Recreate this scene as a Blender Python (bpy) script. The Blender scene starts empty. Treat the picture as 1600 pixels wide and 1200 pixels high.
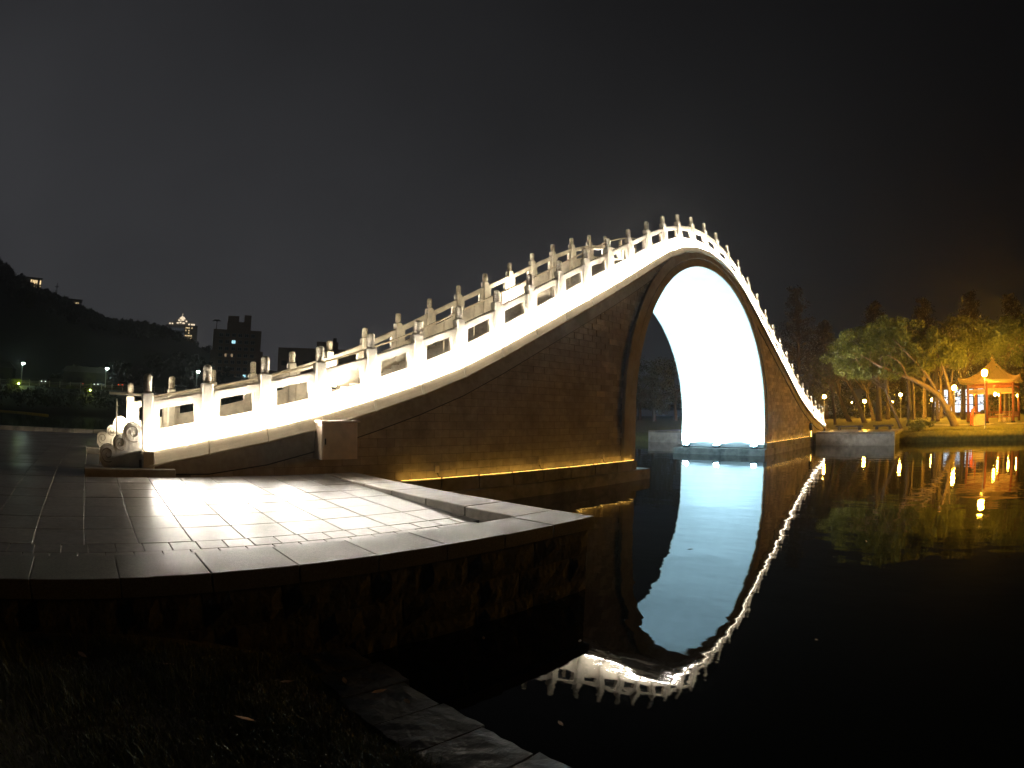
import bpy, math, random
import numpy as np
from mathutils import Vector, Matrix
random.seed(7); rng = np.random.default_rng(11)
R = math.radians
sc = bpy.context.scene
COL = sc.collection

# ------------------------------------------------------------------ camera
# 9 mm fisheye (equisolid) on a tripod on the grassy bank
def make_camera():
    cd = bpy.data.cameras.new('camera')
    cam = bpy.data.objects.new('camera', cd); COL.objects.link(cam)
    cd.type = 'PANO'
    tgt = cd if hasattr(cd, 'panorama_type') else cd.cycles
    tgt.panorama_type = 'FISHEYE_EQUISOLID'
    tgt.fisheye_lens = 19.661
    tgt.fisheye_fov = R(180)
    cd.sensor_width = 36.0; cd.sensor_height = 27.0; cd.sensor_fit = 'HORIZONTAL'
    cd.clip_start = 0.05; cd.clip_end = 4000
    hd, pt, rl = R(45.942), R(3.165), R(0.622)
    fw = Vector((math.cos(hd)*math.cos(pt), math.sin(hd)*math.cos(pt), math.sin(pt)))
    rt = Vector((math.sin(hd), -math.cos(hd), 0))
    up = rt.cross(fw)
    r2 = rt*math.cos(rl) + up*math.sin(rl); u2 = up*math.cos(rl) - rt*math.sin(rl)
    m = Matrix((r2, u2, -fw)).transposed().to_4x4()
    m.translation = Vector((-22.548, -10.715, 2.172))
    cam.matrix_world = m
    sc.camera = cam
make_camera()

# ------------------------------------------------------------------ night sky
def make_world():
    w = bpy.data.worlds.new('World'); sc.world = w; w.use_nodes = True
    nt = w.node_tree; nt.nodes.clear(); N = nt.nodes.new; L = nt.links.new
    out = N('ShaderNodeOutputWorld')
    tc = N('ShaderNodeTexCoord')
    # skyglow of the town, strongest low over the town (+Y), fading round and upward
    dot = N('ShaderNodeVectorMath'); dot.operation = 'DOT_PRODUCT'
    g = Vector((math.cos(R(112)), math.sin(R(112)), 0.05)).normalized()
    dot.inputs[1].default_value = g
    L(tc.outputs['Generated'], dot.inputs[0])
    mr = N('ShaderNodeMapRange'); mr.inputs[1].default_value = -0.75; mr.inputs[2].default_value = 1.0
    L(dot.outputs['Value'], mr.inputs[0])
    pw = N('ShaderNodeMath'); pw.operation = 'POWER'; pw.inputs[1].default_value = 1.7; L(mr.outputs[0], pw.inputs[0])
    sep = N('ShaderNodeSeparateXYZ'); L(tc.outputs['Generated'], sep.inputs[0])
    el = N('ShaderNodeMapRange'); el.inputs[1].default_value = 0.0; el.inputs[2].default_value = 0.75
    el.inputs[3].default_value = 1.0; el.inputs[4].default_value = 0.34; L(sep.outputs['Z'], el.inputs[0])
    ns = N('ShaderNodeTexNoise'); ns.inputs['Scale'].default_value = 2.2; ns.inputs['Detail'].default_value = 4
    L(tc.outputs['Generated'], ns.inputs['Vector'])
    nm = N('ShaderNodeMapRange'); nm.inputs[1].default_value = .3; nm.inputs[2].default_value = .7
    nm.inputs[3].default_value = .84; nm.inputs[4].default_value = 1.16; L(ns.outputs['Fac'], nm.inputs[0])
    m1 = N('ShaderNodeMath'); m1.operation = 'MULTIPLY'; L(pw.outputs[0], m1.inputs[0]); L(el.outputs[0], m1.inputs[1])
    m2 = N('ShaderNodeMath'); m2.operation = 'MULTIPLY'; L(m1.outputs[0], m2.inputs[0]); L(nm.outputs[0], m2.inputs[1])
    m3 = N('ShaderNodeMath'); m3.operation = 'MULTIPLY_ADD'; L(m2.outputs[0], m3.inputs[0])
    m3.inputs[1].default_value = 0.056; m3.inputs[2].default_value = 0.0026
    bg = N('ShaderNodeBackground'); bg.inputs['Color'].default_value = (0.98, 0.99, 1.08, 1)
    L(m3.outputs[0], bg.inputs['Strength'])
    sky = N('ShaderNodeTexSky'); sky.sky_type = 'NISHITA'; sky.sun_disc = False
    sky.sun_elevation = R(-9); sky.sun_rotation = R(200)
    bg2 = N('ShaderNodeBackground'); L(sky.outputs[0], bg2.inputs['Color']); bg2.inputs['Strength'].default_value = 0.05
    ad = N('ShaderNodeAddShader'); L(bg.outputs[0], ad.inputs[0]); L(bg2.outputs[0], ad.inputs[1])
    L(ad.outputs[0], out.inputs['Surface'])
make_world()

sc.view_settings.view_transform = 'Standard'; sc.view_settings.look = 'None'
sc.view_settings.exposure = 0.0; sc.view_settings.gamma = 1.0
sc.render.engine = 'CYCLES'
cy = sc.cycles
cy.use_denoising = True
try: cy.denoiser = 'OPENIMAGEDENOISE'
except Exception: pass
cy.max_bounces = 8; cy.diffuse_bounces = 4; cy.glossy_bounces = 4; cy.transmission_bounces = 3
cy.volume_bounces = 0; cy.transparent_max_bounces = 6
cy.caustics_reflective = False; cy.caustics_refractive = False
cy.sample_clamp_indirect = 8.0; cy.sample_clamp_direct = 0.0
cy.use_light_tree = True

# ------------------------------------------------------------------ materials
def srgb(h):
    v = [int(h[i:i+2], 16)/255 for i in (0, 2, 4)]
    return tuple((c/12.92 if c <= .04045 else ((c+.055)/1.055)**2.4) for c in v)
MATS = {}
def mat(name, col, rough=.7, var=.25, scale=3.0, bump=.0, bscale=30., spec=.5, metal=0., rvar=0., rscale=1.2, rand=0.0, stain=None, sscale=.7, island=0.0):
    m = bpy.data.materials.new(name); m.use_nodes = True; MATS[name] = m
    nt = m.node_tree; p = nt.nodes['Principled BSDF']; N = nt.nodes.new; L = nt.links.new
    tc = N('ShaderNodeTexCoord')
    geo = N('ShaderNodeNewGeometry')
    n1 = N('ShaderNodeTexNoise'); n1.inputs['Scale'].default_value = scale; n1.inputs['Detail'].default_value = 6
    L(geo.outputs['Position'], n1.inputs['Vector'])
    mr = N('ShaderNodeMapRange'); mr.inputs[1].default_value = .3; mr.inputs[2].default_value = .7
    mr.inputs[3].default_value = 1-var; mr.inputs[4].default_value = 1+var; L(n1.outputs['Fac'], mr.inputs[0])
    val = mr.outputs[0]
    if rand:
        oi = N('ShaderNodeObjectInfo')
        rr = N('ShaderNodeMapRange'); rr.inputs[3].default_value = 1-rand; rr.inputs[4].default_value = 1+rand
        L(oi.outputs['Random'], rr.inputs[0])
        mm = N('ShaderNodeMath'); mm.operation = 'MULTIPLY'; L(val, mm.inputs[0]); L(rr.outputs[0], mm.inputs[1]); val = mm.outputs[0]
    if island:
        rr = N('ShaderNodeMapRange'); rr.inputs[3].default_value = 1-island; rr.inputs[4].default_value = 1+island
        L(geo.outputs['Random Per Island'], rr.inputs[0])
        mm = N('ShaderNodeMath'); mm.operation = 'MULTIPLY'; L(val, mm.inputs[0]); L(rr.outputs[0], mm.inputs[1]); val = mm.outputs[0]
    vm = N('ShaderNodeVectorMath'); vm.operation = 'SCALE'; vm.inputs[0].default_value = col[:3]; L(val, vm.inputs['Scale'])
    csock = vm.outputs[0]
    if stain:
        n3 = N('ShaderNodeTexNoise'); n3.inputs['Scale'].default_value = sscale; n3.inputs['Detail'].default_value = 8; n3.inputs['Roughness'].default_value = .65
        L(geo.outputs['Position'], n3.inputs['Vector'])
        sr = N('ShaderNodeMapRange'); sr.inputs[1].default_value = .48; sr.inputs[2].default_value = .66; L(n3.outputs['Fac'], sr.inputs[0])
        mx = N('ShaderNodeMix'); mx.data_type = 'RGBA'; L(sr.outputs[0], mx.inputs['Factor']); L(csock, mx.inputs['A']); mx.inputs['B'].default_value = (*stain, 1)
        csock = mx.outputs['Result']
    L(csock, p.inputs['Base Color'])
    p.inputs['Roughness'].default_value = rough
    if rvar:
        n2 = N('ShaderNodeTexNoise'); n2.inputs['Scale'].default_value = rscale; n2.inputs['Detail'].default_value = 5
        L(geo.outputs['Position'], n2.inputs['Vector'])
        r2 = N('ShaderNodeMapRange'); r2.inputs[1].default_value = .35; r2.inputs[2].default_value = .65
        r2.inputs[3].default_value = max(.02, rough-rvar); r2.inputs[4].default_value = rough+rvar; L(n2.outputs['Fac'], r2.inputs[0])
        L(r2.outputs[0], p.inputs['Roughness'])
    p.inputs['Specular IOR Level'].default_value = spec; p.inputs['Metallic'].default_value = metal
    if bump:
        nb = N('ShaderNodeTexNoise'); nb.inputs['Scale'].default_value = bscale; nb.inputs['Detail'].default_value = 5
        L(geo.outputs['Position'], nb.inputs['Vector'])
        b = N('ShaderNodeBump'); b.inputs['Strength'].default_value = bump; b.inputs['Distance'].default_value = .02
        L(nb.outputs['Fac'], b.inputs['Height']); L(b.outputs[0], p.inputs['Normal'])
    return m
def emit(name, col, strength):
    m = bpy.data.materials.new(name); m.use_nodes = True; MATS[name] = m
    nt = m.node_tree; nt.nodes.clear()
    o = nt.nodes.new('ShaderNodeOutputMaterial'); e = nt.nodes.new('ShaderNodeEmission')
    e.inputs['Color'].default_value = (*col, 1); e.inputs['Strength'].default_value = strength
    nt.links.new(e.outputs[0], o.inputs['Surface'])
    return m

mat('rail_stone', (.60, .55, .45), .75, .10, 6, .25, 60, stain=(.40, .36, .29), sscale=2.2)
mat('carved_stone', (.52, .46, .36), .8, .3, 25, .8, 45, stain=(.22, .19, .14), sscale=5)
mat('beam_stone', (.52, .45, .34), .8, .12, 3, .3, 50, stain=(.36, .31, .23), sscale=1.5)
mat('spiral_groove', (.22, .18, .13), .85, .2, 10)
mat('fascia_granite', (.36, .32, .265), .8, .15, 8, .4, 60, stain=(.17, .15, .12), sscale=.8)
mat('brick', (.40, .33, .245), .85, .2, 5, .5, 40, rand=.10, stain=(.235, .195, .15), sscale=.9)
mat('brick_joined', (.40, .32, .225), .85, .2, 5, .5, 40, island=.38, stain=(.235, .195, .15), sscale=.9)
mat('mortar', (.16, .13, .10), .9, .2, 8)
mat('ring_stone', (.36, .30, .21), .75, .12, 4, .3, 40, stain=(.25, .2, .14), sscale=1.2)
mat('vault_plaster', (.66, .67, .66), .8, .05, 1.5)
mat('footing_stone', (.24, .22, .18), .7, .25, 3, .6, 25, stain=(.06, .06, .05), sscale=1.1)
mat('deck_stone', (.36, .32, .26), .7, .2, 5, .3, 40, rand=.1)
mat('paving', (.125, .108, .086), .37, .3, 14, .05, 140, spec=.5, rvar=.05, rscale=1.3, rand=.18)
mat('paving_base', (.05, .046, .04), .5, .2, 4)
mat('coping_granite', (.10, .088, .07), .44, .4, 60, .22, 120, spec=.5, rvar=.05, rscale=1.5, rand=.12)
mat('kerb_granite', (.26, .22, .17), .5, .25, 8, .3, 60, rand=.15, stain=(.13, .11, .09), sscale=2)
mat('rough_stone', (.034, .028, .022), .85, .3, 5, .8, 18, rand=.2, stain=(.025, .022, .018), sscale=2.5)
mat('edging', (.034, .032, .027), .6, .3, 5, .7, 22, rand=.2)
mat('soil', (.035, .03, .018), .95, .4, 6, .5, 30)
mat('grass_blade', (.045, .055, .015), .6, .45, 9)
mat('park_grass', (.13, .125, .03), .9, .35, 4, .8, 25)
mat('concrete', (.42, .39, .34), .8, .2, 3, .3, 30, stain=(.16, .15, .13), sscale=.6)
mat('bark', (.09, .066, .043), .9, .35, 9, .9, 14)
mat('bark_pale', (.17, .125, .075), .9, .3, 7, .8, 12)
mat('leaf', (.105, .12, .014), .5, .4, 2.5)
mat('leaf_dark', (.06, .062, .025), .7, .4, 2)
mat('twig_brown', (.03, .022, .016), .8, .3, 2)
mat('forest', (.02, .022, .014), .9, .4, .3)
mat('hill_soil', (.018, .019, .013), .95, .3, .05)
mat('steel', (.60, .51, .41), .42, .1, 8, .08, 30, metal=.25, rvar=.08)
mat('cabinet_steel', (.80, .66, .52), .4, .12, 5, .08, 30, metal=.1, rvar=.1)
mat('dark_metal', (.05, .05, .05), .5, .1, 5, metal=.5)
mat('pole_grey', (.33, .33, .31), .5, .1, 5, metal=.3)
mat('red_column', (.27, .075, .025), .5, .12, 4)
mat('pav_beam', (.50, .36, .16), .6, .15, 6)
mat('roof_tile', (.38, .24, .08), .5, .2, 6)
mat('apt_wall', (.20, .13, .09), .85, .2, .3)
mat('tower_wall', (.35, .36, .38), .8, .1, .1)
mat('dark_glass', (.02, .022, .025), .15, .1, 1, spec=.6)
mat('car_paint', (.15, .15, .16), .25, .05, 1, rand=.6)
mat('rubber', (.02, .02, .02), .8, .1, 3)
mat('coverall', (.62, .12, .03), .8, .15, 12)
mat('skin', (.52, .32, .22), .6, .1, 8)
mat('hair', (.02, .016, .012), .6, .2, 20)
mat('counter_stone', (.50, .40, .22), .7, .15, 5)
mat('dry_leaf', (.35, .2, .09), .7, .3, 15)
mat('yellow_plastic', (.5, .36, .05), .5, .2, 3)
mat('handrail_metal', (.5, .44, .34), .45, .1, 8, metal=.2)
emit('led_white', (1.0, .92, .80), 1000)
emit('beam_fill', (1.0, .86, .64), 24)  # added fill light for the ground beam face
emit('parapet_fill', (1.0, .84, .58), 420)  # added fill light for the far parapet
emit('led_amber', (1.0, .58, .11), 14)
emit('flood_cool', (.47, .80, 1.0), 4300)
emit('deck_warm', (1.0, .88, .68), 4500)
emit('globe_amber', (1.0, .47, .035), 1900)
emit('lantern_amber', (1.0, .47, .04), 700)
emit('globe_far', (1.0, .47, .04), 1000)
emit('street_white', (.72, 1.0, .88), 160)
emit('bush_light', (.75, 1.0, .10), 320)
emit('facade_glow', (.75, .85, 1.0), .045)  # faint glow added to lift the dark tower body
emit('win_warm', (1.0, .72, .36), 1.6)
emit('win_cool', (.45, .85, 1.0), 1.3)
emit('win_dim', (1.0, .68, .38), .35)
emit('win_hall', (.72, .84, 1.0), 1.5)
emit('crown_light', (1.0, .80, .55), 1.6)
emit('tail_red', (1.0, .06, .02), 2.0)
emit('head_white', (.95, 1.0, .95), 2.0)

def water_material():
    m = bpy.data.materials.new('water'); m.use_nodes = True; MATS['water'] = m
    nt = m.node_tree; p = nt.nodes['Principled BSDF']; N = nt.nodes.new; L = nt.links.new
    p.inputs['Base Color'].default_value = (.003, .0045, .0035, 1); p.inputs['Roughness'].default_value = .025
    p.inputs['IOR'].default_value = 1.34; p.inputs['Specular IOR Level'].default_value = .5
    geo = N('ShaderNodeNewGeometry')
    mp = N('ShaderNodeMapping'); mp.inputs['Rotation'].default_value = (0, 0, R(-46)); mp.inputs['Scale'].default_value = (1.0, .55, 1)
    L(geo.outputs['Position'], mp.inputs['Vector'])
    a = N('ShaderNodeTexNoise'); a.inputs['Scale'].default_value = 1.25; a.inputs['Detail'].default_value = 2; a.inputs['Roughness'].default_value = .45; L(mp.outputs[0], a.inputs['Vector'])
    b = N('ShaderNodeTexNoise'); b.inputs['Scale'].default_value = 6.5; b.inputs['Detail'].default_value = 2; L(mp.outputs[0], b.inputs['Vector'])
    c = N('ShaderNodeMath'); c.operation = 'MULTIPLY_ADD'; L(b.outputs['Fac'], c.inputs[0]); c.inputs[1].default_value = .07; L(a.outputs['Fac'], c.inputs[2])
    bp = N('ShaderNodeBump'); bp.inputs['Strength'].default_value = 1.0; bp.inputs['Distance'].default_value = .0088
    L(c.outputs[0], bp.inputs['Height']); L(bp.outputs[0], p.inputs['Normal'])
water_material()

# ------------------------------------------------------------------ mesh helpers
class MB:
    def __init__(s): s.v = []; s.f = []
    def add(s, vs, fs):
        o = len(s.v); s.v += [tuple(q) for q in vs]; s.f += [tuple(o+i for i in f) for f in fs]; return s
    def box(s, x0, x1, y0, y1, z0, z1, sh=0.0):
        """axis box; sh lifts the x1 end by sh (sheared)"""
        vs = [(x0,y0,z0),(x1,y0,z0+sh),(x1,y1,z0+sh),(x0,y1,z0),(x0,y0,z1),(x1,y0,z1+sh),(x1,y1,z1+sh),(x0,y1,z1)]
        return s.add(vs, [(0,3,2,1),(4,5,6,7),(0,1,5,4),(1,2,6,5),(2,3,7,6),(3,0,4,7)])
    def cbox(s, x0, x1, y0, y1, z0, z1, c):
        """box with chamfered upright edges and top"""
        def ring(z, k):
            a,b,d,e = x0+k,x1-k,y0+k,y1-k
            return [(a+c,d,z),(b-c,d,z),(b,d+c,z),(b,e-c,z),(b-c,e,z),(a+c,e,z),(a,e-c,z),(a,d+c,z)]
        vs = ring(z0,0)+ring(z1-c,0)+ring(z1,c*.8)
        fs = [tuple(range(7,-1,-1)), tuple(range(16,24))]
        for k in (0,8):
            for i in range(8): fs.append((k+i,k+(i+1)%8,k+8+(i+1)%8,k+8+i))
        return s.add(vs, fs)
    def lathe(s, prof, cx=0, cy=0, cz=0, n=12, cap=True):
        vs = []; 
        for r,z in prof:
            for i in range(n):
                a = 2*math.pi*i/n; vs.append((cx+r*math.cos(a), cy+r*math.sin(a), cz+z))
        fs = []
        for j in range(len(prof)-1):
            for i in range(n): fs.append((j*n+i, j*n+(i+1)%n, (j+1)*n+(i+1)%n, (j+1)*n+i))
        if cap: fs.append(tuple(range(n-1,-1,-1))); fs.append(tuple((len(prof)-1)*n+i for i in range(n)))
        return s.add(vs, fs)
    def tube(s, pts, rad, n=8):
        pts = [Vector(p) for p in pts]; k = len(pts)
        rad = rad if hasattr(rad,'__len__') else [rad]*k
        vs = []; ref = Vector((0.13,0.31,0.94))
        for i,p in enumerate(pts):
            t = (pts[min(i+1,k-1)]-pts[max(i-1,0)]).normalized()
            u = t.cross(ref)
            if u.length < .05: u = t.cross(Vector((1,0,0)))
            u.normalize(); w = t.cross(u)
            for j in range(n):
                a = 2*math.pi*j/n; vs.append(p+(u*math.cos(a)+w*math.sin(a))*rad[i])
        fs = []
        for i in range(k-1):
            for j in range(n): fs.append((i*n+j, i*n+(j+1)%n, (i+1)*n+(j+1)%n, (i+1)*n+j))
        fs.append(tuple(range(n-1,-1,-1))); fs.append(tuple((k-1)*n+j for j in range(n)))
        return s.add(vs, fs)
    def prism(s, poly, axis, a, b):
        """poly of 2D points extruded along axis ('y': poly in xz, 'x': poly in yz, 'z': poly in xy)"""
        n = len(poly)
        def P(q,w): return {'y':(q[0],w,q[1]),'x':(w,q[0],q[1]),'z':(q[0],q[1],w)}[axis]
        vs = [P(q,a) for q in poly]+[P(q,b) for q in poly]
        fs = [tuple(range(n)), tuple(range(2*n-1,n-1,-1))]
        for i in range(n): fs.append((i,(i+1)%n,n+(i+1)%n,n+i))
        return s.add(vs, fs)
    def mesh(s, name, m, smooth=False):
        me = bpy.data.meshes.new(name); me.from_pydata(s.v, [], s.f)
        if m: me.materials.append(MATS[m])
        import bmesh as _b
        if len(s.f) < 60000:
            bm = _b.new(); bm.from_mesh(me); _b.ops.recalc_face_normals(bm, faces=bm.faces); bm.to_mesh(me); bm.free()
        if smooth:
            me.polygons.foreach_set('use_smooth', [True]*len(me.polygons))
        me.update(); return me
    def build(s, name, m, parent=None, smooth=False):
        return link(name, s.mesh(name, m, smooth), parent)
def link(name, me, parent=None, loc=None, rot=None, scale=None):
    o = bpy.data.objects.new(name, me); COL.objects.link(o)
    if parent is not None: o.parent = parent
    if loc is not None: o.location = loc
    if rot is not None: o.rotation_euler = rot
    if scale is not None: o.scale = scale
    return o
def tag(o, label=None, cat=None, group=None, kind=None):
    if label: o['label'] = label
    if cat: o['category'] = cat
    if group: o['group'] = group
    if kind: o['kind'] = kind
    return o
def thing(name, label, cat, loc=(0,0,0), rz=0, group=None):
    o = link(name, None, None, loc, (0,0,rz)); o.empty_display_size = .2
    return tag(o, label, cat, group)
def copy_tree(o, loc=None, rz=None, parent=None):
    c = o.copy(); COL.objects.link(c); c.parent = parent
    if loc is not None: c.location = loc
    if rz is not None: c.rotation_euler = (0,0,rz)
    for ch in o.children: copy_tree(ch, parent=c)
    return c

# ------------------------------------------------------------------ bridge profile
XP = [-21.42,-20.196,-18.971,-17.744,-16.513,-15.277,-14.036,-12.79,-11.536,-10.276,-9.01,-7.736,-6.457,-5.173,-3.884,-2.591,-1.296,0.0]
XP = XP + [-x for x in XP[-2::-1]]
ZT = [2.767,3.007,3.228,3.51,3.922,4.34,4.822,5.472,6.154,6.812,7.489,8.163,8.847,9.541,10.194,10.682,10.936,11.061]
ZT = ZT + ZT[-2::-1]
DD = [1.41,1.42,1.42,1.43,1.45,1.49,1.54,1.57,1.61,1.64,1.66,1.67,1.66,1.62,1.54,1.48,1.43,1.42]
DD = DD + DD[-2::-1]
def smooth(v): return [v[0]]+[.25*a+.5*b+.25*c for a,b,c in zip(v[:-2],v[1:-1],v[2:])]+[v[-1]]
ZT, DD = smooth(ZT), smooth(DD)
ZB = [a-b for a,b in zip(ZT,DD)]
W = 4.80                       # distance between the two rows of posts
def interp(x, xs, ys): return float(np.interp(x, xs, ys))
def zb(x): return interp(x, XP, ZB)
RA, ZC = 6.58, 2.12            # arch radius, height of its centre
PLZ = .96                      # paving level at the bridge
def zpl(Y): return PLZ + .03*min(Y, 0)

# ------------------------------------------------------------------ water and ground sheets
lake = MB().add([(-900,-400,0),(900,-400,0),(900,900,0),(-900,900,0)], [(0,1,2,3)]).build('lake', 'water')
tag(lake, kind='structure')

# ------------------------------------------------------------------ bridge
bridge = thing('arched_bridge', 'tall humpbacked stone footbridge with white lit balustrades over one round arch', 'bridge')

def build_body():
    xs = sorted(set([round(x,3) for x in np.linspace(-21.6,21.6,73)] + XP + [RA*math.cos(a) for a in np.linspace(0,math.pi,41)]))
    mb = MB()
    y0, y1 = -.17, W+.17
    def zlow(x):
        return ZC+math.sqrt(max(0,RA*RA-x*x)) if abs(x) < RA-1e-6 else None
    for a,b in zip(xs[:-1], xs[1:]):
        if b-a < 1e-4: continue
        mid = (a+b)/2
        la = zlow(a); lb = zlow(b)
        if abs(mid) < RA:
            la = ZC if la is None else la; lb = ZC if lb is None else lb
        else: la = lb = -.6
        ta, tb = zb(a)-.16, zb(b)-.16
        vs = [(a,y0,la),(b,y0,lb),(b,y0,tb),(a,y0,ta),(a,y1,la),(b,y1,lb),(b,y1,tb),(a,y1,ta)]
        fs = [(0,1,2,3),(7,6,5,4),(3,2,6,7)]
        if abs(mid) < RA: fs.append((4,5,1,0))
        mb.add(vs, fs)
    # inner pier walls and ends
    for s in (-1,1):
        mb.add([(s*RA,y0,-.6),(s*RA,y1,-.6),(s*RA,y1,ZC),(s*RA,y0,ZC)], [(0,1,2,3)])
        e = s*21.6; mb.add([(e,y0,-.6),(e,y1,-.6),(e,y1,zb(e)-.16),(e,y0,zb(e)-.16)], [(0,1,2,3)])
    mb.build('spandrel_wall', 'mortar', bridge)
build_body()

def build_vault():
    pts = [(-RA,.40)]+[(-RA,z) for z in (1.0,1.6)]+[(-RA*math.cos(a), ZC+RA*math.sin(a)) for a in np.linspace(0,math.pi,49)]+[(RA,z) for z in (1.6,1.0)]+[(RA,.40)]
    mb = MB(); y0,y1 = -.19, W+.19
    def inn(p):
        if p[1] <= ZC: return (p[0]-math.copysign(.03,p[0]), p[1])
        d = Vector((p[0],p[1]-ZC)).normalized(); return (d.x*(RA-.03), ZC+d.y*(RA-.03))
    for p,q in zip(pts[:-1],pts[1:]):
        a,b = inn(p),inn(q)
        mb.add([(a[0],y0,a[1]),(b[0],y0,b[1]),(b[0],y1,b[1]),(a[0],y1,a[1]),(p[0],y0,p[1]),(q[0],y0,q[1]),(q[0],y1,q[1]),(p[0],y1,p[1])],
               [(0,1,2,3),(4,5,1,0),(3,2,6,7)])
    me = mb.mesh('vault', 'vault_plaster'); o = link('vault', me, bridge)
    tag(o, 'white plastered vault flooded with cool light')
build_vault()

def build_rings():
    for side in (0,1):
        for (r0,r1,pr,nm) in ((RA-.025,RA+.30,.255,'arch_ring'),(RA+.325,RA+.72,.285,'arch_moulding')):
            a0 = np.linspace(0,math.pi,61)
            def path(r): return [(-r,.66 if r>RA+.1 else .37)]+[(-r*math.cos(a), ZC+r*math.sin(a)) for a in a0]+[(r,.66 if r>RA+.1 else .37)]
            inner, outer = path(r0), path(r1)
            mb = MB()
            yb, yf = (-.16, -pr) if side == 0 else (W+.16, W+pr)
            c = .02*(1 if side==0 else -1)
            n = len(inner); vs = []
            for i in range(n):
                (xa,za),(xb,zbv) = inner[i], outer[i]
                ux,uz = xb-xa, zbv-za; l = math.hypot(ux,uz); ux/=l; uz/=l
                # top of the ring never rises above the beam
                def cl(x,z): return (x, min(z, zb(x)-.30))
                pa = cl(xa,za); pb = cl(xb,zbv); pa2 = cl(xa+ux*.02,za+uz*.02); pb2 = cl(xb-ux*.02,zbv-uz*.02)
                vs += [(pa[0],yb,pa[1]),(pa[0],yf+c,pa[1]),(pa2[0],yf,pa2[1]),(pb2[0],yf,pb2[1]),(pb[0],yf+c,pb[1]),(pb[0],yb,pb[1])]
            fs = []
            for i in range(n-1):
                for j in range(5): fs.append((i*6+j, i*6+j+1, (i+1)*6+j+1, (i+1)*6+j))
            mb.add(vs, fs); mb.build(nm, 'ring_stone', bridge)
build_rings()

def build_footings():
    for s in (-1,1):
        a,b = (5.95, 17.12)
        x0,x1 = (s*a, s*b) if s > 0 else (s*b, s*a)
        f = MB().cbox(x0,x1,-.50,W+.50,-.8,.35,.02).build('footing','footing_stone',bridge)
        x0,x1 = (6.62,17.1) if s > 0 else (-17.1,-6.62)
        # plinth along each face, cut into stones
        for (ya,yb) in ((-.37,-.18),(W+.18,W+.37)):
            n = 9; L = (x1-x0)/n
            for i in range(n):
                MB().cbox(x0+i*L+.006,x0+(i+1)*L-.006,ya,yb,.352,.66+random.uniform(-.004,.004),.012).build('plinth_stone','footing_stone',bridge)
build_footings()

def build_bricks():
    LB, HB, J = .44, .19, .008
    def variant(k):
        r = random.Random(k); mb = MB(); e = .008
        mb.cbox(-LB/2+J/2, LB/2-J/2, -HB/2+J/2, HB/2-J/2, 0, .008+.002*k, .006)
        me = mb.mesh('brick', 'brick'); me.transform(Matrix.Rotation(R(90),4,'X')); return me
    var = [variant(k) for k in range(3)]
    left, right = [], []
    row = 0; z = .66+HB/2
    while z < 9.6:
        x = -21 + (LB/2 if row%2 else 0)
        while x < 21:
            top = zb(x)-.60
            d = math.hypot(abs(x)-LB/2 if abs(x)>LB/2 else 0, max(0,z-HB/2-ZC))
            clear = (d > RA+.36) if z > ZC else abs(x)-LB/2 > RA+.36
            if z-HB/2 < top-.05 and clear and not (abs(x) > 17.1 and z < .9):
                (left if x < 0 else right).append((x,z))
            x += LB
        z += HB; row += 1
    cam = (-22.5,-10.7,2.2)
    left.sort(key=lambda q: (q[0]-cam[0])**2+(q[1]-cam[2])**2)
    for i,(x,z) in enumerate(left[:300]):
        link('brick', var[(i*7)%3], bridge, (x,-.168,z))
    mb = MB()
    for (x,z) in left[300:]+right:
        h = .008+.003*random.randrange(3)
        mb.box(x-LB/2+J/2,x+LB/2-J/2,-.168-h,-.165,z-HB/2+J/2,z+HB/2-J/2)
    o = mb.build('brickwork','brick_joined',bridge); tag(o, kind='stuff')
build_bricks()

def build_fascia():
    for side in (0,1):
        mb = MB(); sg = -1 if side == 0 else 1; yb = 0 if side == 0 else W
        xs = XP
        for a,b in zip(xs[:-1],xs[1:]):
            for y0,y1,lo,hi in ((.16,.235,-.70,-.27),):
                vs = []
                for x in (a,b):
                    t = zb(x)
                    lo2 = max(t+lo, .955)
                    hi2 = max(t+hi, lo2+.01)
                    vs += [(x,yb+sg*y0,lo2),(x,yb+sg*y1,lo2),(x,yb+sg*y1,hi2),(x,yb+sg*y0,hi2)]
                mb.add(vs, [(0,1,5,4),(1,2,6,5),(2,3,7,6),(3,0,4,7),(0,3,2,1),(4,5,6,7)])
        mb.build('fascia','fascia_granite',bridge)
        mb = MB()
        for a,b in zip(xs[:-1],xs[1:]):
            vs = []
            for x in (a,b):
                lo2 = max(zb(x)-.728,.93); vs += [(x,yb+sg*.165,lo2),(x,yb+sg*.215,lo2),(x,yb+sg*.215,lo2+.024),(x,yb+sg*.165,lo2+.024)]
            mb.add(vs, [(0,1,5,4),(1,2,6,5),(2,3,7,6),(3,0,4,7)])
        mb.build('shadow_joint','rubber',bridge)
build_fascia()

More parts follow.
